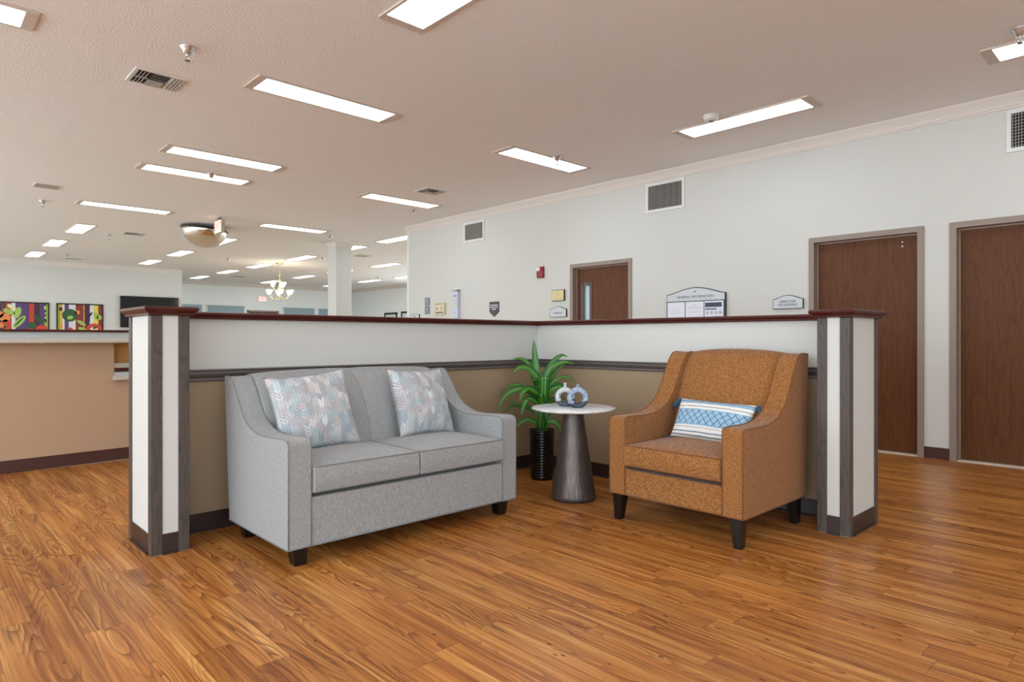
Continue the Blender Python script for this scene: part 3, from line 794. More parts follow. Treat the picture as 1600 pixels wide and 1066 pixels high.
L([(850, 632), (853, 621), (861, 611), (872, 605), (881, 607)], 10, (0, -.02, -.03))
L([(851, 640), (857, 630), (869, 625), (884, 627)], 8, (0, .05, .08))
L([(852, 628), (856, 613), (866, 603), (879, 604), (888, 613)], 8, (0, .06, .10))
L([(842, 672), (837, 662), (825, 655), (814, 658), (805, 667)], 8, (0, -.05, -.09))
L([(850, 672), (854, 662), (862, 658), (870, 663), (878, 678)], 9, (0, -.05, -.08))
L([(846, 674), (845, 655), (845, 632)], 13, (0, -.02, -.02))
L([(849, 674), (851, 658), (853, 640)], 10, (0, -.01, 0))
L([(847, 668), (852, 655), (862, 645), (874, 644), (884, 652)], 5, (0, .06, .12))
for k in range(10):      # inner leaves of both whorls
    a = rnd.uniform(-1, 1)
    L([(847+2*a, 622), (845+6*a, 606), (845+12*a, 596-abs(a)*3), (845+19*a, 594)], 8, (0, .03*rnd.uniform(-1, 1), .06*rnd.uniform(-1, 1)))
for k in range(4):
    a = rnd.uniform(-1, 1)
    L([(846+2*a, 640), (845+5*a, 626), (845+11*a, 616), (845+18*a, 619)], 9, (0, .05*rnd.uniform(-1, 1), .08*rnd.uniform(-1, 1)))

# ------------------------------------------------------------------ ceiling lights
def make_light(n_=0):
    o = bpy.data.objects.new('ceiling_light', None); C.objects.link(o)
    f = MB(); lx, ly, mx, my = .575, .135, .068, .020
    f.ring(-lx-mx, lx+mx, -ly-my, ly+my, mx, my, -.012, 0)
    f.build('light_frame', M['fixture'], o, bevel=.002)
    d = MB(); d.box(-lx, lx, -ly, ly, -.009, -.002); d.build('diffuser', M['lamp'], o)
    return o
lights = [
 # x, y, along, label
 (-.025, 5.03, 'x', 'recessed ceiling light cut off by the upper left corner of the photo'),
 (2.295, 2.83, 'y', 'recessed ceiling light at the top edge above the loveseat, largest and nearest'),
 (2.61, 5.02, 'x', 'long recessed ceiling light just behind the partition, above the loveseat'),
 (2.63, 7.42, 'x', 'upper of two closely spaced parallel ceiling lights at left centre'),
 (2.62, 8.37, 'x', 'lower of two closely spaced parallel ceiling lights at left centre, behind a sprinkler'),
 (5.24, 5.02, 'x', 'recessed ceiling light above the side table with a chrome sprinkler in front'),
 (5.55, 2.83, 'y', 'recessed ceiling light with the smoke detector at its end, above the armchair'),
 (5.58, .39, 'y', 'recessed ceiling light cut off by the upper right edge of the photo'),
 (2.50, 11.22, 'x', 'narrow ceiling light above the television, left of the dome mirror'),
 (5.18, 11.25, 'x', 'narrow ceiling light between the dome mirror and the white column'),
 (5.28, 7.93, 'x', 'recessed ceiling light beside the small L-patterned ceiling vent'),
 (2.36, 13.96, 'y', 'nearest of the three square-looking ceiling lights over the vegetable pictures'),
 (2.33, 16.42, 'y', 'middle of the three square-looking ceiling lights over the vegetable pictures'),
 (2.30, 18.92, 'y', 'farthest of the three square-looking ceiling lights over the vegetable pictures'),
 (4.78, 13.84, 'y', 'ceiling light partly covered by the dome mirror'),
 (4.76, 16.40, 'y', 'second ceiling light in the row leading from the dome mirror to the television'),
 (4.72, 18.80, 'y', 'last ceiling light of the dome mirror row, above the television'),
 (7.25, 11.05, 'y', 'ceiling light cut off by the end of the right wall, nearest of the far ones'),
 (7.23, 12.97, 'y', 'ceiling light emerging from behind the top of the white column'),
 (7.22, 15.28, 'y', 'ceiling light just in front of the chandelier canopy'),
 (7.15, 17.75, 'y', 'ceiling light just beyond the chandelier canopy'),
 (7.10, 19.93, 'y', 'ceiling light left of the chandelier, second from the far wall'),
 (7.07, 22.35, 'y', 'ceiling light nearest the outer corner of the television wall'),
 (9.59, 15.19, 'y', 'ceiling light between the white column and the right wall end, middle height'),
 (9.48, 17.50, 'y', 'ceiling light passing behind the white column at middle height'),
 (9.48, 19.88, 'y', 'ceiling light to the right of the chandelier shades'),
 (9.46, 22.45, 'y', 'ceiling light directly behind the upper chandelier shades'),
 (11.93, 17.60, 'y', 'distant ceiling light cut off by the end of the right wall'),
 (11.84, 19.79, 'y', 'distant ceiling light just right of the white column with a sprinkler'),
 (11.82, 22.35, 'y', 'most distant ceiling light, emerging from behind the white column'),
 (-.05, 13.96, 'y', 'added ceiling light out of frame left of the vegetable pictures, nearest'),  # unseen lights added from here to brighten the far rooms
 (-.05, 16.42, 'y', 'added ceiling light out of frame left of the vegetable pictures, middle'),
 (-.05, 18.92, 'y', 'added ceiling light out of frame left of the vegetable pictures, farthest'),
 (-.05, 11.22, 'x', 'added ceiling light out of frame beyond the serving counter'),
 (9.6, 12.8, 'y', 'added ceiling light hidden behind the end of the right wall, first row'),
 (11.9, 12.8, 'y', 'added ceiling light hidden behind the end of the right wall, second row'),
 (11.9, 15.2, 'y', 'added ceiling light hidden behind the right wall, second row farther'),
 (9.6, 10.7, 'y', 'added ceiling light hidden behind the right wall close to the corridor'),
 # unseen fixtures added for fill, carrying the rows on behind and beside the camera
 (-.10, 2.83, 'y', 'added ceiling light behind the photographer, left row'),
 (2.295, .39, 'y', 'added ceiling light overhead behind the photographer, middle row'),
 (-.10, .39, 'y', 'added ceiling light behind the photographer, left row, second'),
 (2.295, -2.05, 'y', 'added ceiling light far behind the photographer, middle row'),
 (5.58, -2.05, 'y', 'added ceiling light far behind the photographer, right row'),
 (-.10, -2.05, 'y', 'added ceiling light far behind the photographer, left row'),
 (-2.6, 5.03, 'x', 'added ceiling light out of frame beyond the left edge'),
 (-2.6, 2.0, 'y', 'added ceiling light out of frame, far left row'),
 (.0, 8.0, 'x', 'added ceiling light out of frame above the serving counter'),
]
proto = make_light()
for i, (x, y, ax, lab) in enumerate(lights):
    o = proto if i == 0 else copy_tree(proto)
    zc = CZ if y > 4.86 else CZ-.006
    o.location = (x, y, zc); o.rotation_euler = (0, 0, 0 if ax == 'x' else R(90))
    tag(o, lab, 'ceiling light', 'recessed ceiling light panels')

# ------------------------------------------------------------------ sprinklers and detectors
def make_sprinkler():
    o = bpy.data.objects.new('sprinkler_head', None); C.objects.link(o)
    b = MB(); b.lathe([(.018, -.052), (.024, -.050), (.030, -.030), (.050, -.006), (.052, 0), (.0, 0)], 24); b.build('escutcheon', M['chrome'], o, smooth=False)
    b = MB(); b.lathe([(.011, -.064), (.013, -.06), (.013, -.045)], 12)
    for s in (-1, 1): b.tube([(s*.010, 0, -.060), (s*.013, 0, -.072), (s*.004, 0, -.090), (0, 0, -.094)], .0028, 6)
    b.build('frame_arm', M['chrome'], o)
    b = MB(); b.lathe([(0, -.098), (.016, -.098), (.017, -.094), (.0, -.092)], 16); b.build('deflector', M['steel'], o)
    return o
spr = [
 (1.422, 4.739, 'chrome ceiling sprinkler nearest the camera, above the left ceiling vent'),
 (1.487, 11.47, 'ceiling sprinkler just below the small flat vent at the left edge'),
 (2.728, 8.20, 'chrome sprinkler in front of the lower of two parallel lights'),
 (2.891, 14.335, 'ceiling sprinkler between two rows of lights, above the gap between pictures and television'),
 (2.853, 18.45, 'small ceiling sprinkler touching the narrow vent near the crown moulding'),
 (5.926, 16.576, 'ceiling sprinkler hanging right of the dome mirror row of lights'),
 (6.056, 11.559, 'ceiling sprinkler just above the white column'),
 (7.60, 14.9, 'ceiling sprinkler at the end of the light in front of the chandelier'),
 (5.791, 8.368, 'ceiling sprinkler below the light beside the L-patterned vent'),
 (5.211, 4.80, 'chrome sprinkler over the edge of the light above the side table'),
 (7.429, 22.762, 'tiny distant sprinkler beside the light at the television wall corner'),
 (11.363, 18.423, 'tiny distant sprinkler right of the white column'),
 (11.20, 22.60, 'tiny distant sprinkler left of the white column near the far wall'),
 (5.231, .779, 'chrome sprinkler at the upper right edge of the photo'),
 (7.147, 18.554, 'ceiling sprinkler left of the chandelier canopy'),
]
p0 = make_sprinkler()
for i, (x, y, lab) in enumerate(spr):
    o = p0 if i == 0 else copy_tree(p0)
    o.location = (x, y, CZ if y > 4.86 else CZ-.006); o.rotation_euler = (0, 0, rnd.uniform(0, 3))
    tag(o, lab, 'sprinkler', 'ceiling sprinkler heads')
sd = thing('smoke_detector', 'round white smoke detector beside the light above the armchair', 'smoke detector', (5.269, 2.985, CZ-.006))
b = MB(); b.lathe([(0, -.048), (.035, -.048), (.040, -.044), (.058, -.040), (.064, -.030), (.066, -.012), (.072, -.010), (.072, 0), (0, 0)], 36); b.build('detector_body', M['white'], sd)
b = MB(); b.lathe([(0, -.056), (.016, -.056), (.020, -.052), (.022, -.046), (0, -.046)], 20); b.build('sensor_cap', M['steel'], sd)

# ------------------------------------------------------------------ ceiling vents
def ceiling_vent(x, y, w_, d_, rz, label, kind='four'):
    V = thing('ceiling_vent', label, 'air vent', (x, y, CZ), rz)
    b = MB()
    b.ring(-w_/2, w_/2, -d_/2, d_/2, .022, .022, -.008, 0)
    b.build('vent_frame', M['white'], V, bevel=.002)
    b = MB(); b.box(-w_/2+.02, w_/2-.02, -d_/2+.02, d_/2-.02, -.002, .0); b.build('duct_shade_sheet', M['dark'], V)  # dark sheet painting the shade inside the duct
    iw, id_ = w_/2-.022, d_/2-.022
    b = MB()
    if kind == 'four':
        for s in (-1, 1):
            for k in range(4):
                xx = s*(iw*.40+(iw*.58)*(k+.4)/4)
                b.prism([(xx-.002, -.002), (xx+s*.016, -.014), (xx+s*.018, -.012), (xx+.001, 0)], -id_, id_, 'y')
        for k in range(3):
            yy = -id_+(2*id_)*(k+.3)/3*.55
            b.prism([(yy-.002, -.002), (yy-.014, -.014), (yy-.012, -.015), (yy+.002, 0)], -iw*.36, iw*.36, 'x')
        b.box(-iw*.36, iw*.36, id_*.1, id_, -.013, -.006)
        b.box(-iw, -iw*.40, -.004, .004, -.014, -.002); b.box(iw*.40, iw, -.004, .004, -.014, -.002)
    else:
        n = 5
        for k in range(n):
            yy = -id_+(2*id_)*(k+.5)/n
            b.prism([(yy-.002, -.002), (yy+.018, -.012), (yy+.020, -.010), (yy+.001, 0)], -iw, iw, 'x')
    b.build('vent_louvers', M['slat'], V)
    return V
ceiling_vent(1.433, 5.52, .36, .32, 0, 'square multi-way ceiling vent left, nearest the camera')
ceiling_vent(1.39, 10.35, .30, .30, 0, 'small ceiling vent at the left edge above a sprinkler', 'one')
ceiling_vent(3.23, 13.95, .36, .30, 0, 'ceiling vent left of the dome mirror', 'four')
ceiling_vent(3.14, 19.35, .38, .25, 0, 'narrow dark ceiling vent near the crown over the pictures', 'one')
ceiling_vent(5.23, 7.14, .34, .30, 0, 'ceiling vent with an L of open slots beside the centre light', 'four')
ceiling_vent(8.09, 13.85, .36, .36, 0, 'dark ceiling vent right of the white column', 'one')
ceiling_vent(7.91, 21.2, .40, .36, 0, 'tiny distant ceiling vent left of the chandelier', 'one')

# return grilles on the right wall
def grille(y0, y1, z0, z1, label, egg=False):
    w_, h_ = abs(y1-y0), z1-z0
    G = hung('wall_grille', label, 'wall grille', onX(WX, (y0+y1)/2, (z0+z1)/2), 'return air grilles on the right wall')
    b = MB(); m = .035
    b.ring(-w_/2, w_/2, -h_/2, h_/2, m, m, 0, .012)
    b.build('grille_frame', M['white'], G, bevel=.003)
    b = MB(); b.box(-w_/2+m, w_/2-m, -h_/2+m, h_/2-m, .0005, .001); b.build('duct_shade_sheet', M['dark'], G)  # flat dark sheet for the shade behind the slats
    b = MB(); n = 24
    for k in range(n):
        u = -w_/2+m+(w_-2*m)*(k+.5)/n; b.box(u-.0016, u+.0016, -h_/2+m, h_/2-m, .002, .012)
    for k in range(11):
        v = -h_/2+m+(h_-2*m)*(k+.5)/11; b.box(-w_/2+m, w_/2-m, v-.0015, v+.0015, .001, .006)
    b.build('grille_slats', M['slat'], G)
grille(8.143, 7.638, 2.60, 2.92, 'smallest of the wall grilles, high up near the far end of the right wall')
grille(4.623, 4.085, 2.582, 2.938, 'wall grille high on the right wall above the general information board')
grille(1.078, .54, 2.585, 2.935, 'wall grille at the right edge of the photo above the last door')

# ------------------------------------------------------------------ things on the right wall
def arch_pts(w_, h_, rise, n=16, inset=0.0):
    """plate with an arched top; centre bottom at v=0"""
    hw = w_/2-inset; pts = [(-hw, inset), (hw, inset), (hw, h_-inset)]
    for k in range(1, n):
        t_ = k/n; u = hw-2*hw*t_; pts.append((u, h_-inset+rise*(math.sin(math.pi*t_)**1.4)))
    pts.append((-hw, h_-inset)); return pts
def plate(b, pts, n0, n1): b.prism(pts, n0, n1, 'z')
def placard(name, label, cat, y, z, w_, h_, rise, depth, lines, size, n_in=.006):
    P = hung(name, label, cat, onX(WX, y, z))
    b = MB(); plate(b, arch_pts(w_, h_, rise), 0, depth); b.build('sign_back', M['trimblack'], P)
    b = MB(); plate(b, arch_pts(w_, h_, rise, inset=n_in), depth, depth+.002); f = b.build('sign_face', M['signface'], P)
    for body, v in lines:
        text('lettering', body, size, M['text'], f, Matrix.Translation((0, v, depth+.003)))
    return P
placard('name_sign', 'arched white door sign reading DIRECTOR OF NURSING beside the middle door', 'sign', 2.875, 1.362, .31, .102, .040, .022, [('DIRECTOR', .074), ('OF NURSING', .040)], .034)
placard('name_sign', 'small arched white sign with dark edge left of the door with the window', 'sign', 6.065, 1.352, .31, .112, .038, .022, [('ADMISSIONS', .058)], .030)
placard('name_sign', 'white sign with dark rounded corner at the far end of the right wall', 'sign', 9.505, 1.33, .28, .15, .012, .02, [('OFFICE', .115)], .030)
# general information board
gb = hung('notice_board', 'arched GENERAL INFORMATION notice board with three sheets behind the armchair', 'notice board', onX(WX-.002, 3.935, .95))
b = MB(); plate(b, arch_pts(.75, .62, .075, 20), 0, .028); b.build('board_back', M['trimblack'], gb)
b = MB(); hw = .75/2-.008
pts = [(-hw, .540), (hw, .540), (hw, .612)]+[(hw-2*hw*k/20, .612+.073*(math.sin(math.pi*k/20)**1.4)) for k in range(1, 20)]+[(-hw, .612)]
plate(b, pts, .028, .031); hd_ = b.build('header_panel', M['signface'], gb)
text('lettering', 'GENERAL INFORMATION', .042, M['text'], hd_, Matrix.Translation((0, .585, .0315)))
b = MB(); b.lathe([(0, 0), (.010, 0), (.010, .001), (0, .001)], 6, (0, .645, .0312))
for k in range(11):
    b.box(-hw+.028+(2*hw-.056)*k/10-.003, -hw+.028+(2*hw-.056)*k/10+.003, .547, .556, .031, .032)
b.build('header_marks', M['text'], hd_)
for k in range(3):
    u0 = -.75/2+.012+.242*k; u1 = u0+.232
    b = MB(); b.box(u0, u1, .02, .530, .028, .030); sh = b.build('notice_sheet', M['paper'], gb)
    b = MB()
    if k < 2:
        for (a, c_, v) in (((.07, .16, .46), (.06, .17, .43), (.03, .20, .40), (.03, .2, .34), (.05, .18, .31)) if k == 0 else ((.08, .15, .49), (.04, .19, .465), (.03, .2, .45), (.03, .2, .41), (.03, .2, .35))):
            b.box(u0+a, u0+c_, v, v+.004, .0302, .0305)
        b.build('printed_lines', plain('faint_print', (186, 190, 204), .6), sh)
    else:
        b.box(u0+.008, u1-.018, .460, .512, .0302, .0306); b.box(u0+.008, u0+.15, .432, .446, .0302, .0306); b.box(u0+.115, u1-.03, .315, .355, .0302, .0306)
        b.build('printed_band', M['navy'], sh)
        b = MB()
        for q in range(4):
            c0 = u0+.035+.053*q
            b.tube([(c0+.016*math.cos(R(a)), .398+.016*math.sin(R(a)), .0305) for a in range(0, 360, 30)], .0016, 4, True)
            b.box(c0-.004, c0+.004, .39, .406, .0302, .0306)
        b.box(u0+.03, u1-.04, .490, .496, .0306, .0309); b.box(u0+.05, u1-.06, .474, .480, .0306, .0309)
        b.build('printed_symbols', M['text'], sh)
# fire alarm
fa = hung('fire_alarm', 'red fire alarm strobe on the right wall', 'fire alarm', onX(WX, 6.40, 2.0))
b = MB(); b.loft([[(-.060, -.085, 0), (.060, -.085, 0), (.060, .080, 0), (-.060, .080, 0)], [(-.060, -.085, .02), (.060, -.085, .02), (.060, .080, .02), (-.060, .080, .02)], [(-.052, -.074, .05), (.052, -.074, .05), (.054, .072, .05), (-.054, .072, .05)]])
b.build('alarm_housing', M['red'], fa, bevel=.006)
b = MB(); b.box(-.030, .030, .010, .066, .05, .082); b.build('strobe_lens', M['white'], fa, bevel=.010)
b = MB()
for k in range(4): b.box(-.035, .035, -.055+k*.012, -.050+k*.012, .050, .052)
b.build('speaker_slots', M['trimblack'], fa)
# plaque
pq = hung('wall_plaque', 'pale gold plaque on a dark wood backing above the small arched sign', 'plaque', onX(WX, 6.06, 1.575))
b = MB(); b.box(-.115, .115, 0, .155, 0, .026); b.build('plaque_back', M['trimblack'], pq, bevel=.003)
b = MB(); b.box(-.106, .106, .010, .147, .026, .029); pf = b.build('plaque_face', M['brass'], pq)
b = MB()
for v, a in ((.122, .03), (.105, .075), (.088, .06), (.071, .07), (.040, .08), (.028, .05)): b.box(-a, a, v, v+.004, .0291, .0297)
b.build('engraved_lines', plain('engraving', (150, 130, 84), .5), pf)
# shield sign
sh = hung('shield_sign', 'dark plum shield-shaped wall sign with three white lines of writing', 'sign', onX(WX, 7.40, 1.39))
b = MB(); plate(b, [(0, 0), (.108, .075), (.108, .232), (-.108, .232), (-.108, .075)], 0, .012); b.build('sign_plate', M['plum'], sh, bevel=.002)
b = MB()
for v, a0, a1 in ((.172, -.088, .088), (.140, -.088, -.008), (.140, .006, .088), (.110, -.044, .040)): b.box(a0, a1, v, v+.013, .012, .0135)
b.build('white_writing', M['wtext'], sh)
# dispenser
dp = hung('sanitizer_dispenser', 'tall narrow white wall dispenser between beige box and plum shield', 'dispenser', onX(WX, 8.30, 1.385))
b = MB(); b.box(-.062, .062, 0, .44, 0, .06); b.build('dispenser_body', plain('pale_blue_plastic', (196, 206, 222), .35), dp, bevel=.006)
b = MB(); b.prism([(-.085, .468), (.075, .468), (.045, .44), (-.055, .44)], 0, .07, 'z'); b.build('dispenser_top', M['slat'], dp, bevel=.002)
b = MB(); b.box(-.035, .035, .17, .32, .06, .064); b.build('window_panel', plain('beige_insert', (206, 200, 188), .4), dp)
b = MB(); b.box(-.035, .035, .35, .385, .06, .063); b.build('printed_label', plain('grey_label', (150, 156, 174), .5), dp)
b = MB(); b.lathe([(0, 0), (.008, 0), (.008, .004), (0, .004)], 12, (0, .10, .06)); b.build('level_dot', M['trimblack'], dp)
# beige box
bb = hung('control_box', 'square beige control panel on the right wall', 'control panel', onX(WX, 8.76, 1.455))
b = MB(); b.box(-.135, .135, 0, .205, 0, .035); b.build('panel_housing', M['cream'], bb, bevel=.005)
b = MB(); b.box(-.11, .11, .030, .048, .035, .037); b.box(-.11, .11, .178, .184, .035, .037); b.box(-.09, -.03, .100, .114, .035, .037); b.box(.05, .068, .100, .118, .035, .038); b.box(.015, .035, .106, .114, .035, .037); b.build('panel_buttons', plain('brown_button', (96, 72, 48), .5), bb)
b = MB(); b.box(-.02, .02, .085, .14, .035, .037); b.box(-.05, .03, .148, .162, .035, .037); b.build('panel_display', M['white'], bb)
# switches
for zz, lab in ((1.625, 'upper of two stacked grey steel switch plates on the right wall'), (1.477, 'lower of two stacked grey steel switch plates on the right wall')):
    sw = hung('switch_plate', lab, 'switch', onX(WX, 9.142, zz), 'stacked steel switch plates')
    b = MB(); b.box(-.072, .072, 0, .138, 0, .006); b.build('plate', M['steel'], sw, bevel=.002)
    b = MB(); b.box(-.045, .045, .010, .075, .006, .008); b.build('rocker', plain('mid_grey_rocker', (136, 138, 146), .4), sw)
    b = MB(); b.lathe([(0, .014), (.016, .012), (.020, 0), (0, 0)], 14, (0, .09, .006)); b.build('button', M['white'], sw)

# pictures on the far right wall
def framed(name, label, cat, fr, w_, h_, fw_, mat_f, mat_p, depth=.03):
    P = hung(name, label, cat, fr)
    b = MB()
    for s in (-1, 1):
        b.box(s*(w_/2-fw_), s*w_/2, 0, h_, 0, depth)
    b.box(-w_/2, w_/2, 0, fw_, 0, depth); b.box(-w_/2, w_/2, h_-fw_, h_, 0, depth)
    b.build('picture_frame', mat_f, P)
    b = MB(); b.box(-w_/2+fw_, w_/2-fw_, fw_, h_-fw_, .005, depth*.6); b.build('picture_print', mat_p, P)
    return P
tt_ = NT('misty_print'); co = tt_.coord(); x, y, z = tt_.xyz(co)
tt_.base(tt_.ramp(tt_.math('ADD', y, tt_.math('MULTIPLY', tt_.noise(co, 6, 3), .2)), [(0, lin((120, 140, 130))), (.3, lin((150, 164, 160))), (.55, lin((222, 226, 226)))]))
framed('framed_picture', 'black-framed picture on the far wall, fully visible of the two', 'picture', onX(13.6, 21.14, 1.38), .87, .66, .07, M['trimblack'], tt_.m)
framed('framed_picture', 'black-framed picture cut off by the end of the right wall', 'picture', onX(13.6, 20.02, 1.40), .80, .66, .07, M['trimblack'], tt_.m)

# ------------------------------------------------------------------ TV wall and far wall
YT = 20.5
tv = hung('television', 'large black flat television on the left far wall', 'television', onY(5.14, YT, 1.365))
b = MB(); b.box(-.745, .745, 0, .875, .04, .085); b.build('tv_casing', M['trimblack'], tv, bevel=.006)
b = MB(); b.box(-.728, .728, .02, .860, .085, .087); b.build('tv_screen', M['glass_tv'], tv)
b = MB(); b.box(-.3, .3, .25, .65, 0, .04); b.build('wall_mount', M['trimblack'], tv)
def vegpic(label, x0, x1, z0, z1, mat):
    P = hung('vegetable_picture', label, 'picture', onY(x0, YT, z0))
    w_, h_ = x1-x0, z1-z0
    b = MB(); 
    for a, c_ in ((0, .03), (w_-.03, w_)): b.box(a, c_, 0, h_, 0, .035)
    b.box(0, w_, 0, .03, 0, .035); b.box(0, w_, h_-.03, h_, 0, .035); b.build('picture_frame', M['trimblack'], P)
    b = MB(); b.box(.03, w_-.03, .03, h_-.03, .002, .022); cv = b.build('picture_print', mat, P)
    return P, w_, h_
Pa, wa, ha = vegpic('wide colourful vegetable picture at the left edge of the photo', 1.02, 2.79, 1.05, 1.985, M['veg1'])
Pb, wb_, hb = vegpic('colourful vegetable picture nearer the television', 2.945, 4.00, 1.05, 1.985, M['veg2'])
# painted vegetables, raised a millimetre like brushwork
def blob(parent, u, v, ru, rv, rot, mat, n=.0235, name='painted_vegetable', sides=18, pinch=0):
    pts = []
    for k in range(sides):
        a = 2*math.pi*k/sides; r_ = 1-pinch*abs(math.cos(a))
        p = (ru*math.cos(a), rv*math.sin(a)*r_)
        pts.append((u+p[0]*math.cos(rot)-p[1]*math.sin(rot), v+p[0]*math.sin(rot)+p[1]*math.cos(rot)))
    b = MB(); b.prism(pts, .022, n, 'z'); return b.build(name, mat, parent)
gr = plain('paint_green', (44, 84, 48), .5); lg = plain('paint_lime', (158, 186, 84), .5); rd = plain('paint_red', (206, 66, 48), .5); og = plain('paint_orange', (222, 136, 76), .5); pu = plain('paint_aubergine', (58, 24, 44), .5); pk = plain('paint_cream', (224, 220, 180), .5)
q = Pb
blob(q, .29, .62, .17, .17, 0, gr); blob(q, .30, .56, .07, .05, .3, lg, .0245); blob(q, .84, .24, .19, .17, 0, rd); blob(q, .84, .25, .09, .07, 0, pk, .0245); blob(q, .86, .30, .06, .03, .4, gr, .025)
blob(q, .55, .42, .12, .045, -.6, lg); blob(q, .60, .23, .14, .05, -.5, lg); blob(q, .88, .62, .05, .11, .2, lg); blob(q, .96, .58, .06, .07, .5, lg); blob(q, .30, .22, .07, .08, 0, rd); blob(q, .46, .70, .06, .06, 0, og); blob(q, .73, .62, .12, .03, .9, pu); blob(q, .10, .33, .04, .05, 0, og); blob(q, .09, .78, .04, .05, 0, pu)
q = Pa; o_ = 1.77-1.38   # the part in frame
blob(q, o_+.33, .60, .12, .09, .3, og); blob(q, o_+.47, .53, .11, .11, 0, og); blob(q, o_+.38, .34, .08, .07, 0, og); blob(q, o_+.48, .42, .07, .06, 0, rd)
blob(q, o_+.55, .68, .13, .06, -.4, lg); blob(q, o_+.72, .66, .07, .15, -.3, lg); blob(q, o_+.60, .80, .10, .05, -.6, pk); blob(q, o_+.76, .43, .19, .07, .9, lg); blob(q, o_+.75, .43, .15, .02, .9, gr, .0245)
blob(q, o_+1.02, .34, .09, .09, .4, gr); blob(q, o_+1.15, .50, .14, .055, -.8, gr); blob(q, o_+1.22, .24, .13, .11, 0, rd); blob(q, o_+1.0, .17, .12, .045, .2, gr); blob(q, o_+.12, .45, .03, .19, -.6, pu); blob(q, o_+.22, .35, .03, .18, -.3, pu); blob(q, o_+.02, .40, .03, .17, -.8, pu); blob(q, o_+.85, .14, .10, .04, 0, pk)

# windows with grey-blue blinds on the far wall
def blind_window(i, x0, x1, top=2.235):
    Wd = bpy.data.objects.new('window_%d' % i, None); C.objects.link(Wd); Wd.matrix_world = onY(x0, 24.0, .95); struct(Wd)
    w_, h_ = x1-x0, top-.95
    b = MB(); 
    for a, c_ in ((-.03, .02), (w_-.02, w_+.03)): b.box(a, c_, -.03, h_+.03, 0, .02)
    b.box(-.03, w_+.03, h_, h_+.03, 0, .03); b.box(-.03, w_+.03, -.03, 0, 0, .03); b.build('window_frame', M['white'], Wd)
    b = MB(); b.box(.02, w_-.02, 0, h_, .002, .010); b.build('blind_fabric', M['shade_blue'], Wd)
    b = MB(); b.box(.02, w_-.02, h_-.07, h_-.004, .010, .035); b.build('blind_cassette', M['shade_blue'], Wd)
for i, (a, c_) in enumerate(((6.35, 7.68), (7.83, 9.15), (10.62, 11.90), (12.05, 13.3))): blind_window(i+1, a, c_)
# far door frame
D4 = bpy.data.objects.new('door_4', None); C.objects.link(D4); D4.matrix_world = onY(9.84, 24.0, 0); struct(D4)
b = MB(); b.box(-.60, -.54, 0, 2.1, 0, .03); b.box(.54, .60, 0, 2.1, 0, .03); b.box(-.60, .60, 2.04, 2.1, 0, .03); b.build('door_frame', M['frame'], D4)
for s in (-1, 1):
    b = MB(); b.box(s*.005, s*.54, .01, 2.04, 0, .012); lf = b.build('door_leaf', M['door'], D4)
    b = MB(); b.box(s*.10, s*.48, 1.955, 2.0, .012, .05); b.build('door_closer', M['trimblack'], lf)

def exitbox(label, fr, w_, h_, d_, size, two=False):
    E = hung('exit_sign', label, 'exit sign', fr)
    b = MB(); b.box(-w_/2, w_/2, 0, h_, 0, d_); b.build('sign_housing', M['exit_body'] if two else M['white'], E, bevel=.004)
    b = MB(); b.box(-w_/2+.012, w_/2-.012, .012, h_-.012, d_, d_+.002); f = b.build('sign_face', M['exit_face'], E)
    text('lettering', 'EXIT', size, M['exit_red'], f, Matrix.Translation((0, h_/2, d_+.003)))
    return E
exitbox('small lit EXIT sign on the far wall left of the chandelier', onY(9.80, 24.0, 2.435), .32, .19, .05, .17)
E2 = exitbox('EXIT sign hanging from the ceiling in front of the dome mirror', onX(3.86, 11.12, 2.80), .31, .215, .055, .17, True)
b = MB(); b.box(-.05, .05, .215, .26, .012, .04); b.build('ceiling_bracket', M['steel'], E2)

# dome mirror
dm = thing('dome_mirror', 'large convex dome mirror with black rim hanging under the ceiling', 'mirror', (3.93, 12.15, 3.0))
dm.rotation_euler = (R(3), R(4), 0)
b = MB(); n = 20; b.lathe([(.375*math.cos(R(90)*k/n), -.32*math.sin(R(90)*k/n)) for k in range(n)]+[(.004, -.32)], 64); b.build('mirror_dome', M['mirror'], dm)
b = MB(); b.tube([(.380*math.cos(2*math.pi*k/48), .380*math.sin(2*math.pi*k/48), 0) for k in range(48)], .012, 8, True); b.lathe([(0, .0), (.37, .0), (.37, .006), (0, .006)], 48); b.build('mirror_rim', M['trimblack'], dm)
b = MB()
for k in range(3): a = k*2.09; b.tube([(.2*math.cos(a), .2*math.sin(a), 0), (.2*math.cos(a), .2*math.sin(a), .052)], .006, 6)
b.build('hanger', M['steel'], dm)

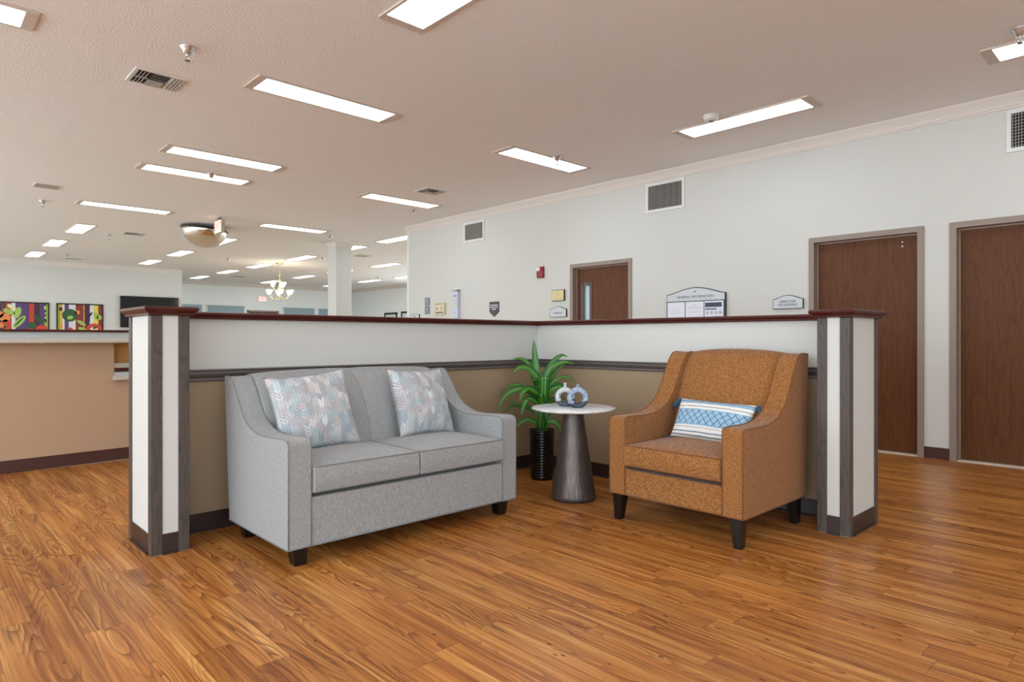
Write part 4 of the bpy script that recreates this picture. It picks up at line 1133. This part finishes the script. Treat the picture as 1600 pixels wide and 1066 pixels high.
# column
cl = thing('support_column', 'square white column rising to the ceiling in the middle distance', 'column', (6.73, 12.43, 0))
b = MB(); b.box(-.18, .18, -.18, .18, 0, CZ); b.build('shaft', M['wall'], cl, bevel=.006)
b = MB(); rings = []
for o_, z in ((.0, 2.965), (.006, 2.97), (.012, 2.99), (.028, 3.03), (.036, 3.045), (.036, CZ)):
    h_ = .18+o_; rings.append([(-h_, -h_, z), (h_, -h_, z), (h_, h_, z), (-h_, h_, z)])
b.loft(rings); b.build('capital_moulding', M['crown'], cl)

# chandelier
ch = thing('chandelier', 'two-tier chandelier with lit glass bell shades and pale gold arms', 'chandelier', (7.30, 16.72, 2.06))
b = MB(); b.lathe([(0, .985), (.02, .965), (.09, .975), (.115, .99), (.115, 1.0), (0, 1.0)], 28); b.build('canopy', M['gold'], ch)
b = MB(); b.tube([(0, 0, .62), (0, 0, .985)], .006, 8); b.build('suspension_rod', M['gold'], ch)
b = MB(); b.lathe([(0, .0), (.015, .01), (.022, .03), (.012, .05), (.03, .07), (.045, .10), (.03, .14), (.014, .18), (.014, .28), (.03, .32), (.035, .36), (.014, .40), (.014, .50), (.028, .53), (.03, .57), (.012, .60), (.008, .64), (0, .64)], 24); b.build('body', M['gold'], ch)
def cup(a, rad, z0, drop, sc):
    ca, sa = math.cos(a), math.sin(a)
    b = MB(); pts = []
    for k in range(13):
        t_ = k/12; r_ = .02+(rad-.02)*t_; z = z0-drop*math.sin(math.pi*min(1, t_*1.08))+.03*t_*t_
        pts.append((r_*ca, r_*sa, z))
    b.tube(pts, .007, 7); e = pts[-1]
    b.lathe([(.0, 0), (.026*sc, .004), (.03*sc, .012), (.0, .014)], 14, (e[0], e[1], e[2])); arm = b.build('arm', M['gold'], ch)
    b = MB(); b.lathe([(.022*sc, .012), (.034*sc, .025), (.045*sc, .055), (.056*sc, .085), (.075*sc, .115), (.080*sc, .125), (.074*sc, .122), (.052*sc, .085), (.02*sc, .03)], 24, (e[0], e[1], e[2])); b.build('glass_shade', M['shadeglass'], arm, smooth=True)
for k in range(6): cup(R(60*k+12), .30, .12, .10, 1.0)
for k in range(3): cup(R(120*k+40), .17, .32, .06, .95)
